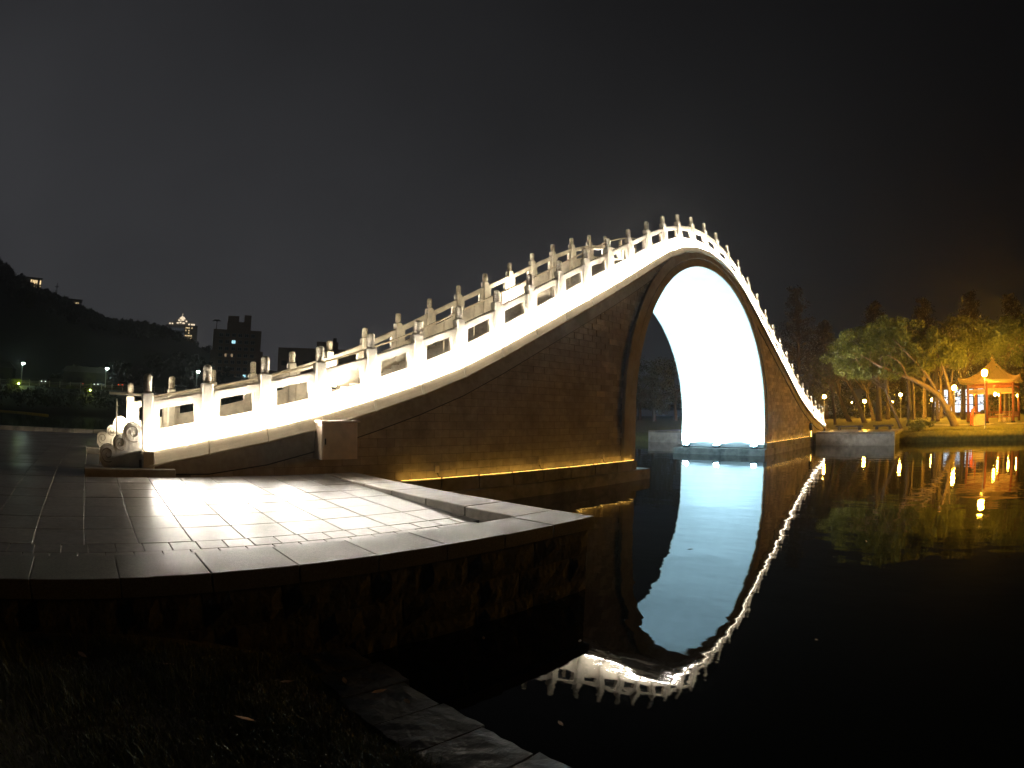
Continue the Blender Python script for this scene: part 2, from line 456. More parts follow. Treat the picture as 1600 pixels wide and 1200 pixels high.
def build_balustrade():
    # shared post meshes
    cap = MB().lathe([(.070,0),(.074,.018),(.090,.03),(.092,.05),(.086,.062),(.092,.075),(.092,.105),(.087,.115),(.092,.125),(.092,.16),(.087,.17),(.092,.18),(.092,.215),(.087,.225),(.092,.235),(.092,.29),(.084,.32),(.064,.342),(.03,.355),(.0,.358)],n=14,cap=False).mesh('capital','carved_stone')
    for side in (0,1):
        Y = 0 if side == 0 else W; sg = -1 if side == 0 else 1
        for i,(x,zt,z0) in enumerate(zip(XP,ZT,ZB)):
            h = zt-.36-(z0-.04)
            p = MB().cbox(-.105,.105,-.105,.105,0,h-.05,.018)
            p.cbox(-.115,.115,-.115,.115,h-.13,h,.02)
            post = p.build('post','rail_stone',bridge); post.location = (x,Y,z0-.04)
            link('capital',cap,post,(0,0,h-.004))
        for i in range(34):
            xa,xb = XP[i],XP[i+1]; L = xb-xa
            x0,x1 = .10,L-.10
            def zz(t,x): return t[0]+(t[1]-t[0])*x/L
            mb = MB()
            rail = (ZT[i]-.51, ZT[i+1]-.51); low = (ZB[i]-.02, ZB[i+1]-.02)
            def quadbox(xl,xr,f0,f1,ya,yb_):
                vs = []
                for x in (xl,xr):
                    for y in (ya,yb_): vs += [(x,y,f0(x)),(x,y,f1(x))]
                mb.add(vs,[(0,1,3,2),(4,6,7,5),(0,4,5,1),(2,3,7,6),(1,5,7,3),(0,2,6,4)])
            top = lambda x: zz(rail,x)
            quadbox(x0,x1,lambda x: zz(low,x),lambda x: top(x)-.545,-.06,.06)          # solid lower panel
            quadbox(x0,x1,lambda x: top(x)-.185,lambda x: top(x)-.03,-.07,.07)         # top rail
            quadbox(x0,x1,lambda x: top(x)-.03,lambda x: top(x),-.05,.05)
            quadbox(x0,x0+.155,lambda x: top(x)-.545,lambda x: top(x)-.185,-.06,.06)   # stiles
            quadbox(x1-.155,x1,lambda x: top(x)-.545,lambda x: top(x)-.185,-.06,.06)
            pn = mb.build('railing_panel','rail_stone',bridge); pn.location = (xa,Y,0)
            # ground beam with a rounded outer face
            prof = [(.02,0),(.255,0),(.262,-.03),(.272,-.09),(.292,-.15),(.322,-.21),(.345,-.245),(.35,-.27),(.34,-.28),(.02,-.28)]
            mb2 = MB(); g = .008
            vs = []
            for xx in (g,L-g):
                z = ZB[i]+(ZB[i+1]-ZB[i])*xx/L
                vs += [(xx,sg*a,z+b) for a,b in prof]
            n = len(prof)
            fs = [tuple(range(n)),tuple(range(2*n-1,n-1,-1))]+[(k,(k+1)%n,n+(k+1)%n,n+k) for k in range(n)]
            mb2.add(vs,fs); bm = mb2.build('ground_beam','beam_stone',bridge); bm.location = (xa,Y,0)
            # bright led bar at the foot of the panel and an added soft one on the rim to light the beam
            s = (ZB[i+1]-ZB[i])
            def bar(nm,ya,yb_,za,h_,m1,m2,x_=.13):
                b_ = MB().box(x_,L-x_,min(ya,yb_),max(ya,yb_),ZB[i]+s*x_/L+za,ZB[i]+s*x_/L+za+h_,s*(L-2*x_)/L)
                me = b_.mesh(nm,m1); me.materials.append(MATS[m2])
                me.polygons[0].material_index = 1
                outer = 2 if yb_ < ya else 4
                me.polygons[outer].material_index = 1
                return link(nm,me,bridge,(xa,Y,0))
            bar('light_bar',sg*.190,sg*.220,.008,.030,'led_white','led_white')
            bar('beam_fill_bar',sg*.258,sg*.284,.016,.022,'beam_fill','beam_fill',.012)
            if side == 0: bar('inner_fill_bar',.15,.18,.03,.02,'steel','parapet_fill')  # unseen bars added behind the near panels to light the far parapet evenly
            if i >= 3 and i < 31:
                pr2 = [(.25,.006),(.272,-.02),(.284,-.09),(.304,-.15),(.334,-.212),(.362,-.26),(.352,-.262),(.322,-.21),(.292,-.15),(.272,-.09),(.262,-.03),(.25,.001)]
                MBb = MB().prism([(sg*a,b) for a,b in pr2],'x',-.03,.03)
                br = MBb.build('bracket','rail_stone',bridge); br.location = (XP[i],Y,ZB[i])
build_balustrade()

def build_steps():
    xs = np.arange(-21.3,21.3,.30); n = 0
    me = MB().box(-.16,.16,.32,W-.32,-.22,0).mesh('step','deck_stone')
    for x in xs:
        z = max(zb(x), PLZ+.02)-.02
        link('step', me, bridge, (float(x)+.15,0,z-.02+.02*math.sin(x*9)*.1))
build_steps()

def spiral_pts(cx,cz,r,turns,sgn,a0,n=40):
    return [(cx+r*(1-.82*k/n)*math.cos(a0+sgn*turns*2*math.pi*k/n), cz+r*(1-.82*k/n)*math.sin(a0+sgn*turns*2*math.pi*k/n)) for k in range(n+1)]
def build_scrolls():
    lobes = [(-.70,.235,.175),(-.43,.43,.15),(-.175,.62,.20)]
    for side in (0,1):
        for end in (-1,1):
            Y = 0 if side == 0 else W
            x0 = 21.42+.11
            # outline as an upper envelope of the lobes
            outl = []
            xs = np.linspace(-.88,0,60)
            for x in xs:
                zt = .0
                for cx,cz,r in lobes:
                    if abs(x-cx) < r: zt = max(zt, cz+math.sqrt(r*r-(x-cx)**2))
                    elif x > cx: zt = max(zt, cz*.96)
                outl.append((x,max(zt,.02)))
            poly = [(0,0),(-.80,0),(-.86,.12)]+outl
            if end == -1: pl = [(-x0+x,z) for x,z in poly]
            else: pl = [(x0-x,z) for x,z in poly]
            zbse = 1.055
            t = .12
            mb = MB().prism([(x,z+zbse) for x,z in pl],'y',Y-t,Y+t)
            st = mb.build('scroll_stone','rail_stone',bridge)
            tag(st,'scrolled cloud-shaped end stone of the balustrade')
            for cx,cz,r in lobes:
                sp = spiral_pts(cx,cz,r*.86,1.45,-1,R(-60))
                for f in (-1,1):
                    yy = Y+f*(t-.006)
                    pts = [((-x0+x) if end==-1 else (x0-x), yy, z+zbse) for x,z in sp]
                    MB().tube(pts,[.013]*len(pts),6).build('spiral_carving','spiral_groove',st)
            # plinth under the balustrade foot
            a,b = sorted((end*22.72,end*20.9))
            ya,yb = (-.40,.30) if side == 0 else (W-.30,W+.40)
            MB().cbox(a,b,ya,yb,.90,1.056,.015).build('end_plinth','fascia_granite',bridge)
            # upright end block where the beam stops
            MB().cbox(*sorted((end*21.55,end*21.30)),*((-.34,-.09) if side==0 else (W+.09,W+.34)),1.057,1.36,.02).build('end_block','beam_stone',bridge)
build_scrolls()

def build_handrail():
    pts = []; Y = 2.9
    for x in np.arange(-22.1,22.2,.6):
        pts.append((x,Y,max(zb(x),PLZ)+ (1.0 if abs(x)<21 else 1.12)-.05))
    hr = MB().tube(pts,.032,8).build('handrail','handrail_metal',bridge,True)
    for x in np.arange(-21.9,22.0,1.2):
        z = max(zb(x),PLZ)
        MB().tube([(x,Y,z-.1),(x,Y,z+.95)],.022,6).build('handrail_post','handrail_metal',hr)
build_handrail()

def build_amber():
    for s in (-1,1):
        x0,x1 = (6.75,15.9) if s > 0 else (-15.9,-6.75)
        n = 8; L = (x1-x0)/n
        for i in range(n):
            MB().box(x0+i*L+.03,x0+(i+1)*L-.03,-.352,-.332,.664,.682).build('amber_light_bar','led_amber',bridge)
        MB().tube([(x0,-.345,.672),(x1,-.345,.672)],.012,6).build('conduit','steel',bridge)
        for k in (.12,.5,.82):
            x = x0+(x1-x0)*k
            j = MB().cbox(x-.05,x+.05,-.26,-.205,.80,.96,.01).build('junction_box','steel',bridge)
            MB().tube([(x,-.235,.80),(x+.02,-.26,.72),(x+.06,-.30,.68)],.010,6).build('cable','dark_metal',j)
build_amber()

# warm uplights on the deck at the foot of the far parapet
def build_deck_lights():
    where = {0:'plaza end of the far parapet',5:'low plaza-side slope of the far parapet',11:'high plaza-side slope of the far parapet',17:'crown of the far parapet',23:'high park-side slope of the far parapet',29:'low park-side slope of the far parapet',34:'park end of the far parapet'}
    for i in where:
        x = XP[i]; z = max(zb(x),PLZ)
        t = thing('deck_uplight','small warm deck uplight at the '+where[i],'light',(x,W-.42,z),0,'deck uplights along the far parapet')
        MB().cbox(-.07,.07,-.05,.05,-.03,.07,.012).build('housing','dark_metal',t)
        MB().add([(-.06,-.042,.076),(.06,-.042,.076),(.06,.042,.076),(-.06,.042,.076)],[(0,1,2,3)]).build('lens','deck_warm',t)
build_deck_lights()

# floodlights standing on the footings inside the arch
def build_floods():
    for s in (-1,1):
        for k,Y in enumerate((4.55,2.55,.25)):
            where = ('far mouth','middle','near mouth')[k]
            t = thing('floodlight','cool white floodlight on the %s footing ledge, %s of the arch' % ('park-side' if s>0 else 'plaza-side', where),'floodlight',(s*6.22,Y,.35),0)
            tilt = -s*R(12)
            b = MB().cbox(-.13,.13,-.17,.17,.06,.20,.02)
            h = b.build('housing','dark_metal',t); h.rotation_euler = (0,tilt,0)
            l = MB().add([(-.10,-.14,.204),(.10,-.14,.204),(.10,.14,.204),(-.10,.14,.204)],[(0,1,2,3)]).build('lens','flood_cool',t); l.rotation_euler = (0,tilt,0)
            y = MB().box(-.02,.02,-.20,-.18,0,.16).box(-.02,.02,.18,.20,0,.16).box(-.03,.03,-.20,.20,0,.02)
            y.build('yoke','dark_metal',t)
build_floods()

# electrical cabinet on the wall
cab = thing('electrical_cabinet','square brushed steel cabinet fixed to the bridge wall above the kerb','cabinet',(-17.52,-.235,1.22))
MB().cbox(-.41,.41,-.36,0,0,.74,.01).build('case','cabinet_steel',cab)
MB().box(-.385,.385,-.378,-.362,.025,.715).build('door','cabinet_steel',cab)
MB().box(-.45,.45,-.41,.0,.745,.775).build('rain_hood','steel',cab)
hnd = MB().box(-.35,-.325,-.396,-.380,.30,.42).build('handle','dark_metal',cab)

# small control box and amber upright at the park end of the wall
cb = thing('control_box','small black control box at the park end of the bridge wall','box',(16.6,-.24,1.05))
MB().cbox(-.2,.2,-.16,0,0,.55,.02).build('case','dark_metal',cb)
MB().box(-.17,.17,-.172,-.163,.03,.5).build('door','dark_metal',cb)
MB().box(-.02,.02,-.10,-.07,-.40,-.01).build('amber_tube','led_amber',cb)

# ------------------------------------------------------------------ plaza with paving
plaza = MB()
xs0,xs1 = -48,-17.16
plaza.add([(xs0,-6.5,.70-.06),(xs1,-6.5,.64),(xs1,0,PLZ-.06),(xs0,0,PLZ-.06),(xs0,14.2,PLZ-.06),(xs1,14.2,PLZ-.06)],[(0,1,2,3),(3,2,5,4)])
plaza = plaza.build('plaza','paving_base'); tag(plaza,kind='structure')
def build_paving():
    SX,SY,J = .605,.62,.008
    me = MB().cbox(-SX/2+J/2,SX/2-J/2,-SY/2+J/2,SY/2-J/2,-.05,0,.006).mesh('paving_slab','paving')
    cells = []
    y = -5.0+SY/2
    while y < 13.6:
        x = -17.86-SX/2
        while x > -47:
            if not (x > -22.4 and -.35 < y < 5.2): cells.append((x,y))
            x -= SX
        y += SY
    cx,cy_ = -22.5,-10.7
    cells.sort(key=lambda q:(q[0]-cx)**2+(q[1]-cy_)**2)
    a = math.atan(.03)
    for x,y in cells[:290]:
        link('paving_slab',me,plaza,(x,y,zpl(y)+random.uniform(-.0025,.0025)),(a if y<0 else 0,random.uniform(-.002,.002),0))
    mb = MB()
    for x,y in cells[290:]:
        z = zpl(y)+random.uniform(-.002,.002)
        mb.box(x-SX/2+J/2,x+SX/2-J/2,y-SY/2+J/2,y+SY/2-J/2,z-.05,z)
    o = mb.build('paving','paving',plaza); tag(o,kind='stuff')
    # row of small setts inside the coping
    sm = MB().cbox(-.1455,.1455,-.1455,.1455,-.05,0,.003).mesh('sett','paving')
    x = -17.86-.15
    while x > -33:
        
        link('sett',sm,plaza,(x,-5.15,zpl(-5.15)+random.uniform(-.002,.002)),(a,0,0))
        link('sett',sm,plaza,(x-.12,-5.45,zpl(-5.45)+random.uniform(-.002,.002)),(a,0,0)); x -= .30
    # front coping
    x = -17.16
    while x > -46:
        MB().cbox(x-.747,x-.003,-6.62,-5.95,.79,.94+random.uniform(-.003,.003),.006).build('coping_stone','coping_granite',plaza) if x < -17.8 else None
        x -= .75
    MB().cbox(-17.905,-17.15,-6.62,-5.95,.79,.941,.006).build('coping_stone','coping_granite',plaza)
    # side kerb towards the water
    y = -5.94
    for L in (.95,.90,.95,.92,.95,.9):
        y2 = min(y+L,-.52)
        if y2-y > .1: MB().cbox(-17.86,-17.15,y+.005,y2-.005,.70,.942+random.uniform(-.003,.003),.012).build('kerb_stone','kerb_granite',plaza)
        y += L
    # far kerb at the back of the plaza
    x = -10
    while x > -46:
        MB().cbox(x-.95,x-.01,14.0,14.4,.70,1.10,.015).build('kerb_stone','kerb_granite',plaza); x -= .96
    MB().box(-17.86,-10,5.3,14.0,.70,.955).build('back_terrace','paving',plaza)
build_paving()

def build_retaining():
    wl = thing('retaining_wall','rough dark stone retaining wall below the plaza coping','wall',(-17.2,-6.55,0))
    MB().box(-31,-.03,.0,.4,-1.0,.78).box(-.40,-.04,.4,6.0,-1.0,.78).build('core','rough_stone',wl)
    def block(k,L,H):
        r = random.Random(k); mb = MB(); nx,nz = 6,3; vs = []; 
        for j in range(nz+1):
            for i in range(nx+1):
                edge = i in (0,nx) or j in (0,nz)
                d = 0 if edge else r.uniform(.015,.04)
                vs.append((L*i/nx+(0 if i in (0,nx) else r.uniform(-.02,.02)), -d-.005, H*j/nz))
        fs = [(j*(nx+1)+i,j*(nx+1)+i+1,(j+1)*(nx+1)+i+1,(j+1)*(nx+1)+i) for j in range(nz) for i in range(nx)]
        n0 = len(vs)
        vs += [(0,.05,0),(L,.05,0),(L,.05,H),(0,.05,H)]
        a,b,c,d_ = 0,nx,(nz+1)*(nx+1)-1,nz*(nx+1)
        fs += [tuple([n0,n0+1]+list(range(nx,-1,-1))), tuple([n0+2,n0+3]+[nz*(nx+1)+i for i in range(nx+1)])]
        fs += [tuple([n0+1,n0+2]+[j*(nx+1)+nx for j in range(nz,-1,-1)]), tuple([n0+3,n0]+[j*(nx+1) for j in range(nz+1)])]
        mb.add(vs,fs); return mb.mesh('stone_block','rough_stone')
    H = .31; var = [block(k,1.0,H-.018) for k in range(5)]
    n = 0
    for c in range(4):
        z = .785-(c+1)*H; x = -.0-(.33 if c%2 else 0)
        if c%2: pass
        while x > -17:
            L = random.choice((.55,.7,.85,.95)); L = L
            link('stone_block',var[n%5],wl,(x-L+.01,0,z),None,(L-.02,1,1)); n += 1
            x -= L
        if c%2: link('stone_block',var[n%5],wl,(-.32,0,z),None,(.31,1,1))
        y = .0
        while y < 5.9:
            L = random.choice((.6,.8,.95)); L = min(L,6.0-y)
            link('stone_block',var[n%5],wl,(0,y+.01,z),(0,0,R(90)),(L-.02,1,1)); n += 1; y += L
build_retaining()

# ------------------------------------------------------------------ foreground bank
def bank_z(x,y):
    d = max(0,-21.0-x)
    return .10+.55*(1-math.exp(-d/1.3))+.03*math.sin(x*2.1+y*1.3)+.02*math.sin(3.7*y-x)
def build_bank():
    xs = np.concatenate([np.linspace(-60,-26,12),np.linspace(-25.5,-20.95,30)]); ys = np.concatenate([np.linspace(-60,-14,10),np.linspace(-13.5,-6.5,36)])
    mb = MB(); vs = [(x,y,bank_z(x,y) if x < -20.97 else -.3) for y in ys for x in xs]
    n = len(xs); fs = [(j*n+i,j*n+i+1,(j+1)*n+i+1,(j+1)*n+i) for j in range(len(ys)-1) for i in range(n-1)]
    mb.add(vs,fs); b = mb.build('grass_bank','soil',None,True); tag(b,kind='structure')
    y = -6.72
    k = 0
    while y > -14:
        L = .44+random.uniform(-.05,.06)
        z = .19+random.uniform(-.015,.015)
        e = random.uniform(-.03,.03)
        st = MB()
        nx,ny = 5,5; vs = []
        for j in range(ny+1):
            for i in range(nx+1):
                dx = random.uniform(-.012,.012); ed = (i in (0,nx) or j in (0,ny))
                vs.append((-21.06+e+(.55+e)*i/nx+dx, y-(L-.015)*j/ny+random.uniform(-.006,.006), z+(random.uniform(-.012,.012) if not ed else -.012)))
        fs = [(j*(nx+1)+i,j*(nx+1)+i+1,(j+1)*(nx+1)+i+1,(j+1)*(nx+1)+i) for j in range(ny) for i in range(nx)]
        per = list(range(0,nx+1))+[j*(nx+1)+nx for j in range(1,ny+1)]+[ny*(nx+1)+i for i in range(nx-1,-1,-1)]+[j*(nx+1) for j in range(ny-1,0,-1)]
        n0 = len(vs); vs += [(vs[q][0],vs[q][1],-.4) for q in per]
        m_ = len(per); fs += [(per[q],per[(q+1)%m_],n0+(q+1)%m_,n0+q) for q in range(m_)]
        st.add(vs,fs).build('edging_stone','edging',b)
        y -= L
    # grass blades
    n = 42000
    px_ = -21.03-np.abs(rng.normal(0,1,n))*1.5; py_ = rng.uniform(-10.4,-6.72,n)
    keep = px_ > -27; px_,py_ = px_[keep],py_[keep]; n = len(px_)
    tuft = (np.sin(px_*5.1+py_*3.3)+np.sin(py_*7.7-px_*2.9)+2)/4
    hgt = (.035+.07*tuft)*rng.uniform(.5,1.4,n); ang = rng.uniform(0,2*math.pi,n); lean = rng.uniform(.1,.9,n)*hgt
    wv = rng.uniform(.002,.0045,n)
    V = np.zeros((n,5,3))
    pz = np.array([bank_z(a,b_) for a,b_ in zip(px_,py_)])-.005
    dx,dy = np.cos(ang),np.sin(ang)
    V[:,0] = np.stack([px_-dy*wv,py_+dx*wv,pz],1); V[:,1] = np.stack([px_+dy*wv,py_-dx*wv,pz],1)
    mx,my,mz = px_+dx*lean*.35,py_+dy*lean*.35,pz+hgt*.6
    V[:,2] = np.stack([mx+dy*wv*.7,my-dx*wv*.7,mz],1); V[:,3] = np.stack([mx-dy*wv*.7,my+dx*wv*.7,mz],1)
    V[:,4] = np.stack([px_+dx*lean,py_+dy*lean,pz+hgt],1)
    vs = V.reshape(-1,3).tolist(); fs = []
    for i in range(n):
        o = 5*i; fs.append((o,o+1,o+2,o+3)); fs.append((o+3,o+2,o+4))
    g = MB(); g.v = vs; g.f = fs
    go = g.build('grass','grass_blade'); tag(go,'short dark grass on the bank below the plaza wall','grass',kind='stuff')
    # fallen leaves
    spots = [(-20.80,-7.62,.22),(-20.72,-7.85,.22),(-20.93,-7.35,.22),(-21.4,-7.4,.34),(-22.2,-7.2,.5),(-21.9,-8.0,.48),(-22.8,-7.1,.56)]
    for k,(x,y,z) in enumerate(spots):
        L,Wd = .05+.02*random.random(),.017
        pts = [(-L,0,0),(-L*.4,Wd,.006),(L*.3,Wd*.9,.008),(L,0,.014),(L*.3,-Wd*.9,.006),(-L*.4,-Wd,.004)]
        m_ = MB().add([(a,b_,c) for a,b_,c in pts]+[(a,b_,c+.0015) for a,b_,c in pts],[(0,1,2,3,4,5),(11,10,9,8,7,6)]+[(i,(i+1)%6,6+(i+1)%6,6+i) for i in range(6)])
        o = m_.build('fallen_leaf','dry_leaf'); o.location = (x,y,z); o.rotation_euler = (random.uniform(-.2,.2),random.uniform(-.2,.2),random.uniform(0,6))
        tag(o,'dry brown fallen leaf lying on the edging stones' if k < 3 else 'dry brown fallen leaf lying in the grass','leaf','fallen leaves on the bank')
build_bank()
def build_floating_leaves():
    spots = [(-19.2,-6.9),(-18.6,-7.6),(-16.2,-8.4),(-14.5,-6.6),(-12.8,-9.3),(-17.4,-9.6),(-11.0,-7.2),(-9.5,-10.6),(-19.9,-8.5)]
    for k,(x,y) in enumerate(spots):
        L,Wd = random.uniform(.03,.06),.014
        pts = [(-L,0,.004),(-L*.4,Wd,.006),(L*.3,Wd*.9,.008),(L,0,.012),(L*.3,-Wd*.9,.006),(-L*.4,-Wd,.004)]
        o = MB().add(pts+[(a,b,c+.0015) for a,b,c in pts],[(0,1,2,3,4,5),(11,10,9,8,7,6)]+[(i,(i+1)%6,6+(i+1)%6,6+i) for i in range(6)]).build('floating_leaf','dry_leaf')
        o.location = (x,y,.002); o.rotation_euler = (0,0,random.uniform(0,6)); tag(o,'small pale leaf floating on the dark water by the bank','leaf','leaves floating on the lake')
build_floating_leaves()

# ------------------------------------------------------------------ park on the far side
def park_edge(y):
    if y < -6.6: return 21.4+.35*math.sin(y*.35)+ (0.10*(-y-20) if y < -20 else 0)
    return 17.5
def park_z(x, y):
    return .72+.75*min(1,max(0,(x-22)/15.0))+.05*math.sin(x*.5+y*.3)+.03*math.sin(y*1.1)
def build_park_ground():
    ys = list(np.linspace(-110,-21,16))+list(np.linspace(-20,-6.63,28))+list(np.linspace(-6.6,22,24))+list(np.linspace(25,160,14))
    offs = [0,.06,.25,.6,1.2,2,3,4.5,6,8,10,13,16,20,26,34,50,80,150,400]
    vs = []
    for y in ys:
        e = park_edge(y)
        for k,o in enumerate(offs):
            x = e+o
            z = park_z(x,y)
            if k == 0: z = -.5
            elif k == 1: z = .34
            elif k == 2: z = .52
            vs.append((x,y,z if x < 45 else z+.02*(x-45)**.8*.3))
    n = len(offs); mb = MB().add(vs,[(j*n+i,j*n+i+1,(j+1)*n+i+1,(j+1)*n+i) for j in range(len(ys)-1) for i in range(n-1)])
    g = mb.build('park_ground','park_grass',None,True); tag(g,kind='structure')
    # short turf tufts on the near rim of the park bank
    n = 9000
    yy = rng.uniform(-24,-6.8,n); ee = np.array([park_edge(v) for v in yy]); xx = ee+.05+np.abs(rng.normal(0,1,n))*1.6
    h = rng.uniform(.04,.13,n); a = rng.uniform(0,6.28,n); w_ = .012
    zz = np.array([park_z(p,q) if p-park_edge(q) > .6 else .34+.38*(p-park_edge(q))/.6 for p,q in zip(xx,yy)])-.02
    V = np.stack([np.stack([xx-np.sin(a)*w_,yy+np.cos(a)*w_,zz],1),np.stack([xx+np.sin(a)*w_,yy-np.cos(a)*w_,zz],1),np.stack([xx+np.cos(a)*h*.6,yy+np.sin(a)*h*.6,zz+h],1)],1)
    t = MB(); t.v = V.reshape(-1,3).tolist(); t.f = [(3*i,3*i+1,3*i+2) for i in range(n)]
    tag(t.build('turf','park_grass'),'short turf along the rim of the park bank','grass',kind='stuff')
    # path in front of the pavilion
    p = MB()
    pts = [(29.2,-8.5),(28.2,-11.0),(28.6,-14.0),(27.9,-18.0),(27.6,-26)]
    for (a,b),(c,d) in zip(pts[:-1],pts[1:]):
        p.add([(a,b,park_z(a,b)+.035),(a+1.5,b,park_z(a+1.5,b)+.035),(c+1.5,d,park_z(c+1.5,d)+.035),(c,d,park_z(c,d)+.035)],[(0,1,2,3)])
    tag(p.build('park_path','concrete'),kind='structure')
build_park_ground()

def build_far_terrace():
    tr = MB().box(17.6,24.5,-6.2,-.55,.2,.925).box(21.8,24.5,-.55,5.35,.2,.925).box(17.6,24.5,5.35,14.0,.2,.925).build('far_terrace','paving'); tag(tr,kind='structure')
    wl = thing('terrace_wall','grey concrete lakeside wall of the terrace at the park end of the bridge','wall',(17.15,0,0))
    MB().box(.03,.45,-6.62,-.53,-1,.80).box(.03,.45,5.33,14.0,-1,.80).build('wall_face','concrete',wl)
    MB().box(.455,7.2,-6.60,-6.2,-1,.80).build('return_face','concrete',wl)
    y = -6.62
    while y < -.6:
        y2 = min(y+1.0,-.52); MB().cbox(-.02,.62,y+.006,y2-.006,.80,.945,.012).build('coping_stone','kerb_granite',wl); y = y2
    y = 5.34
    while y < 13.9:
        y2 = min(y+1.0,14.0); MB().cbox(-.02,.62,y+.006,y2-.006,.80,.945,.012).build('coping_stone','kerb_granite',wl); y = y2
    x = .64
    while x < 7.1:
        MB().cbox(x,x+.97,-6.64,-6.0,.80,.95,.012).build('coping_stone','kerb_granite',wl); x += .98
    for k,(x,y,L) in enumerate(((23.2,-2.0,2.4),(24.0,-4.9,1.8))):
        b = thing('stone_bench',('long low stone bench on the far terrace by the bridge foot','short low stone bench on the far terrace towards the bush')[k],'bench',(x,y,.925))
        MB().cbox(-.22,.22,-L/2,L/2,.22,.34,.02).build('seat','rough_stone',b)
        for s in (-1,1): MB().cbox(-.18,.18,s*(L/2-.3)-.12,s*(L/2-.3)+.12,0,.218,.02).build('leg','rough_stone',b)
build_far_terrace()

# ------------------------------------------------------------------ trees
def leaf_mesh(name, clumps, n_per, size, m, flat=1.0, elong=1.6):
    """clumps: (x,y,z,r). returns mesh of small leaf quads"""
    C = []
    for (x,y,z,r) in clumps:
        n = max(6,int(n_per*r*r))
        d = rng.normal(0,1,(n,3)); d /= np.linalg.norm(d,axis=1)[:,None]
        rr = r*rng.uniform(.15,1,n)**.55
        p = d*rr[:,None]; p[:,2] *= .72*flat
        C.append(p+np.array([x,y,z]))
    P = np.concatenate(C); n = len(P)
    a = rng.normal(0,1,(n,3)); a /= np.linalg.norm(a,axis=1)[:,None]
    b = np.cross(a,rng.normal(0,1,(n,3))); b /= np.linalg.norm(b,axis=1)[:,None]
    s = size*rng.uniform(.55,1.35,n)[:,None]
    V = np.stack([P-a*s*elong*.5,P+b*s*.5,P+a*s*elong*.5,P-b*s*.5],1).reshape(-1,3)
    me = bpy.data.meshes.new(name)
    me.vertices.add(4*n); me.vertices.foreach_set('co',V.ravel())
    me.loops.add(4*n); me.loops.foreach_set('vertex_index',np.arange(4*n,dtype=np.int32))
    me.polygons.add(n); me.polygons.foreach_set('loop_start',np.arange(0,4*n,4,dtype=np.int32))
    me.update(calc_edges=True); me.validate()
    me.materials.append(MATS[m]); return me
def limb(mb, a, b, ra, rb, n=6, wob=.12, seg=7):
    a,b = Vector(a),Vector(b); pts = []; L = (b-a).length
    for i in range(n+1):
        t = i/n; p = a.lerp(b,t)
        if 0 < i < n: p += Vector((random.uniform(-1,1),random.uniform(-1,1),random.uniform(-.6,.6)))*wob*L/n
        pts.append(p)
    mb.tube(pts,[ra+(rb-ra)*i/n for i in range(n+1)],seg); return pts
def flare_trunk(mb, pts, rad, seg=10):
    """smooth trunk through points"""
    P = [Vector(p) for p in pts]; out = []; rr = []
    for i in range(len(P)-1):
        p0 = P[max(i-1,0)]; p1 = P[i]; p2 = P[i+1]; p3 = P[min(i+2,len(P)-1)]
        for k in range(5):
            t = k/5
            q = .5*((2*p1)+(p2-p0)*t+(2*p0-5*p1+4*p2-p3)*t*t+(-p0+3*p1-3*p2+p3)*t**3)
            out.append(q); rr.append(rad[i]+(rad[i+1]-rad[i])*t)
    out.append(P[-1]); rr.append(rad[-1])
    rr[0] *= 1.35; rr[1] *= 1.12
    mb.tube(out,rr,seg)

def leaning_tree():
    t = thing('leaning_tree','broad leafy tree leaning out over the lake from its thick forked trunk','tree',(28.44,-11.56,.72))
    o = Vector((28.44,-11.56,.72))
    L = lambda x,y,z: tuple(Vector((x,y,z))-o)
    mb = MB()
    flare_trunk(mb,[L(28.44,-11.56,.6),L(28.0,-11.1,1.5),L(27.5,-10.55,2.4),L(26.5,-9.6,3.7),L(24.6,-7.3,4.9),L(23.1,-5.1,5.7),L(21.9,-3.0,6.9)],[.42,.36,.31,.23,.17,.12,.05])
    flare_trunk(mb,[L(27.6,-10.7,2.2),L(27.5,-10.9,3.4),L(27.3,-10.6,4.8),L(27.3,-10.1,6.3),L(26.6,-9.3,7.9)],[.24,.2,.16,.11,.05],8)
    flare_trunk(mb,[L(26.6,-9.7,3.6),L(25.6,-8.9,5.0),L(24.4,-7.4,6.6),L(23.4,-6.0,8.0)],[.17,.13,.09,.04],8)
    flare_trunk(mb,[L(24.4,-7.0,5.0),L(22.9,-6.6,6.0),L(21.9,-5.6,6.6)],[.1,.07,.03],7)
    flare_trunk(mb,[L(28.2,-11.3,1.2),L(28.6,-11.2,2.5),L(29.2,-11.0,4.2),L(30.0,-11.4,6.4)],[.2,.17,.13,.06],8)
    for _ in range(26):
        a = Vector((random.uniform(21.8,28),0,0)); a.y = -3-(a.x-21.9)*1.15; a.z = 5.6+random.uniform(0,1.6)
        b = a+Vector((random.uniform(-1.6,1),random.uniform(-1.2,1.6),random.uniform(.2,2.0)))
        limb(mb,a-o,b-o,.04,.012,4,.25,5)
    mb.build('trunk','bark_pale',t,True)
    cl = []
    for _ in range(230):
        s = random.random()
        x = 21.3+s*7.6; y = -1.4-s*10.6
        env = 1.6+1.9*math.sin(math.pi*min(1,s*1.15+.08))
        z = 6.3+s*.7+random.uniform(-.5,1)*env*.9
        x += random.uniform(-1.0,1.3); y += random.uniform(-1.3,1.3)
        cl.append((x-o.x,y-o.y,z-o.z,random.uniform(.38,.85)))
    c = link('crown',leaf_mesh('crown',cl,520,.105,'leaf'),t)
leaning_tree()

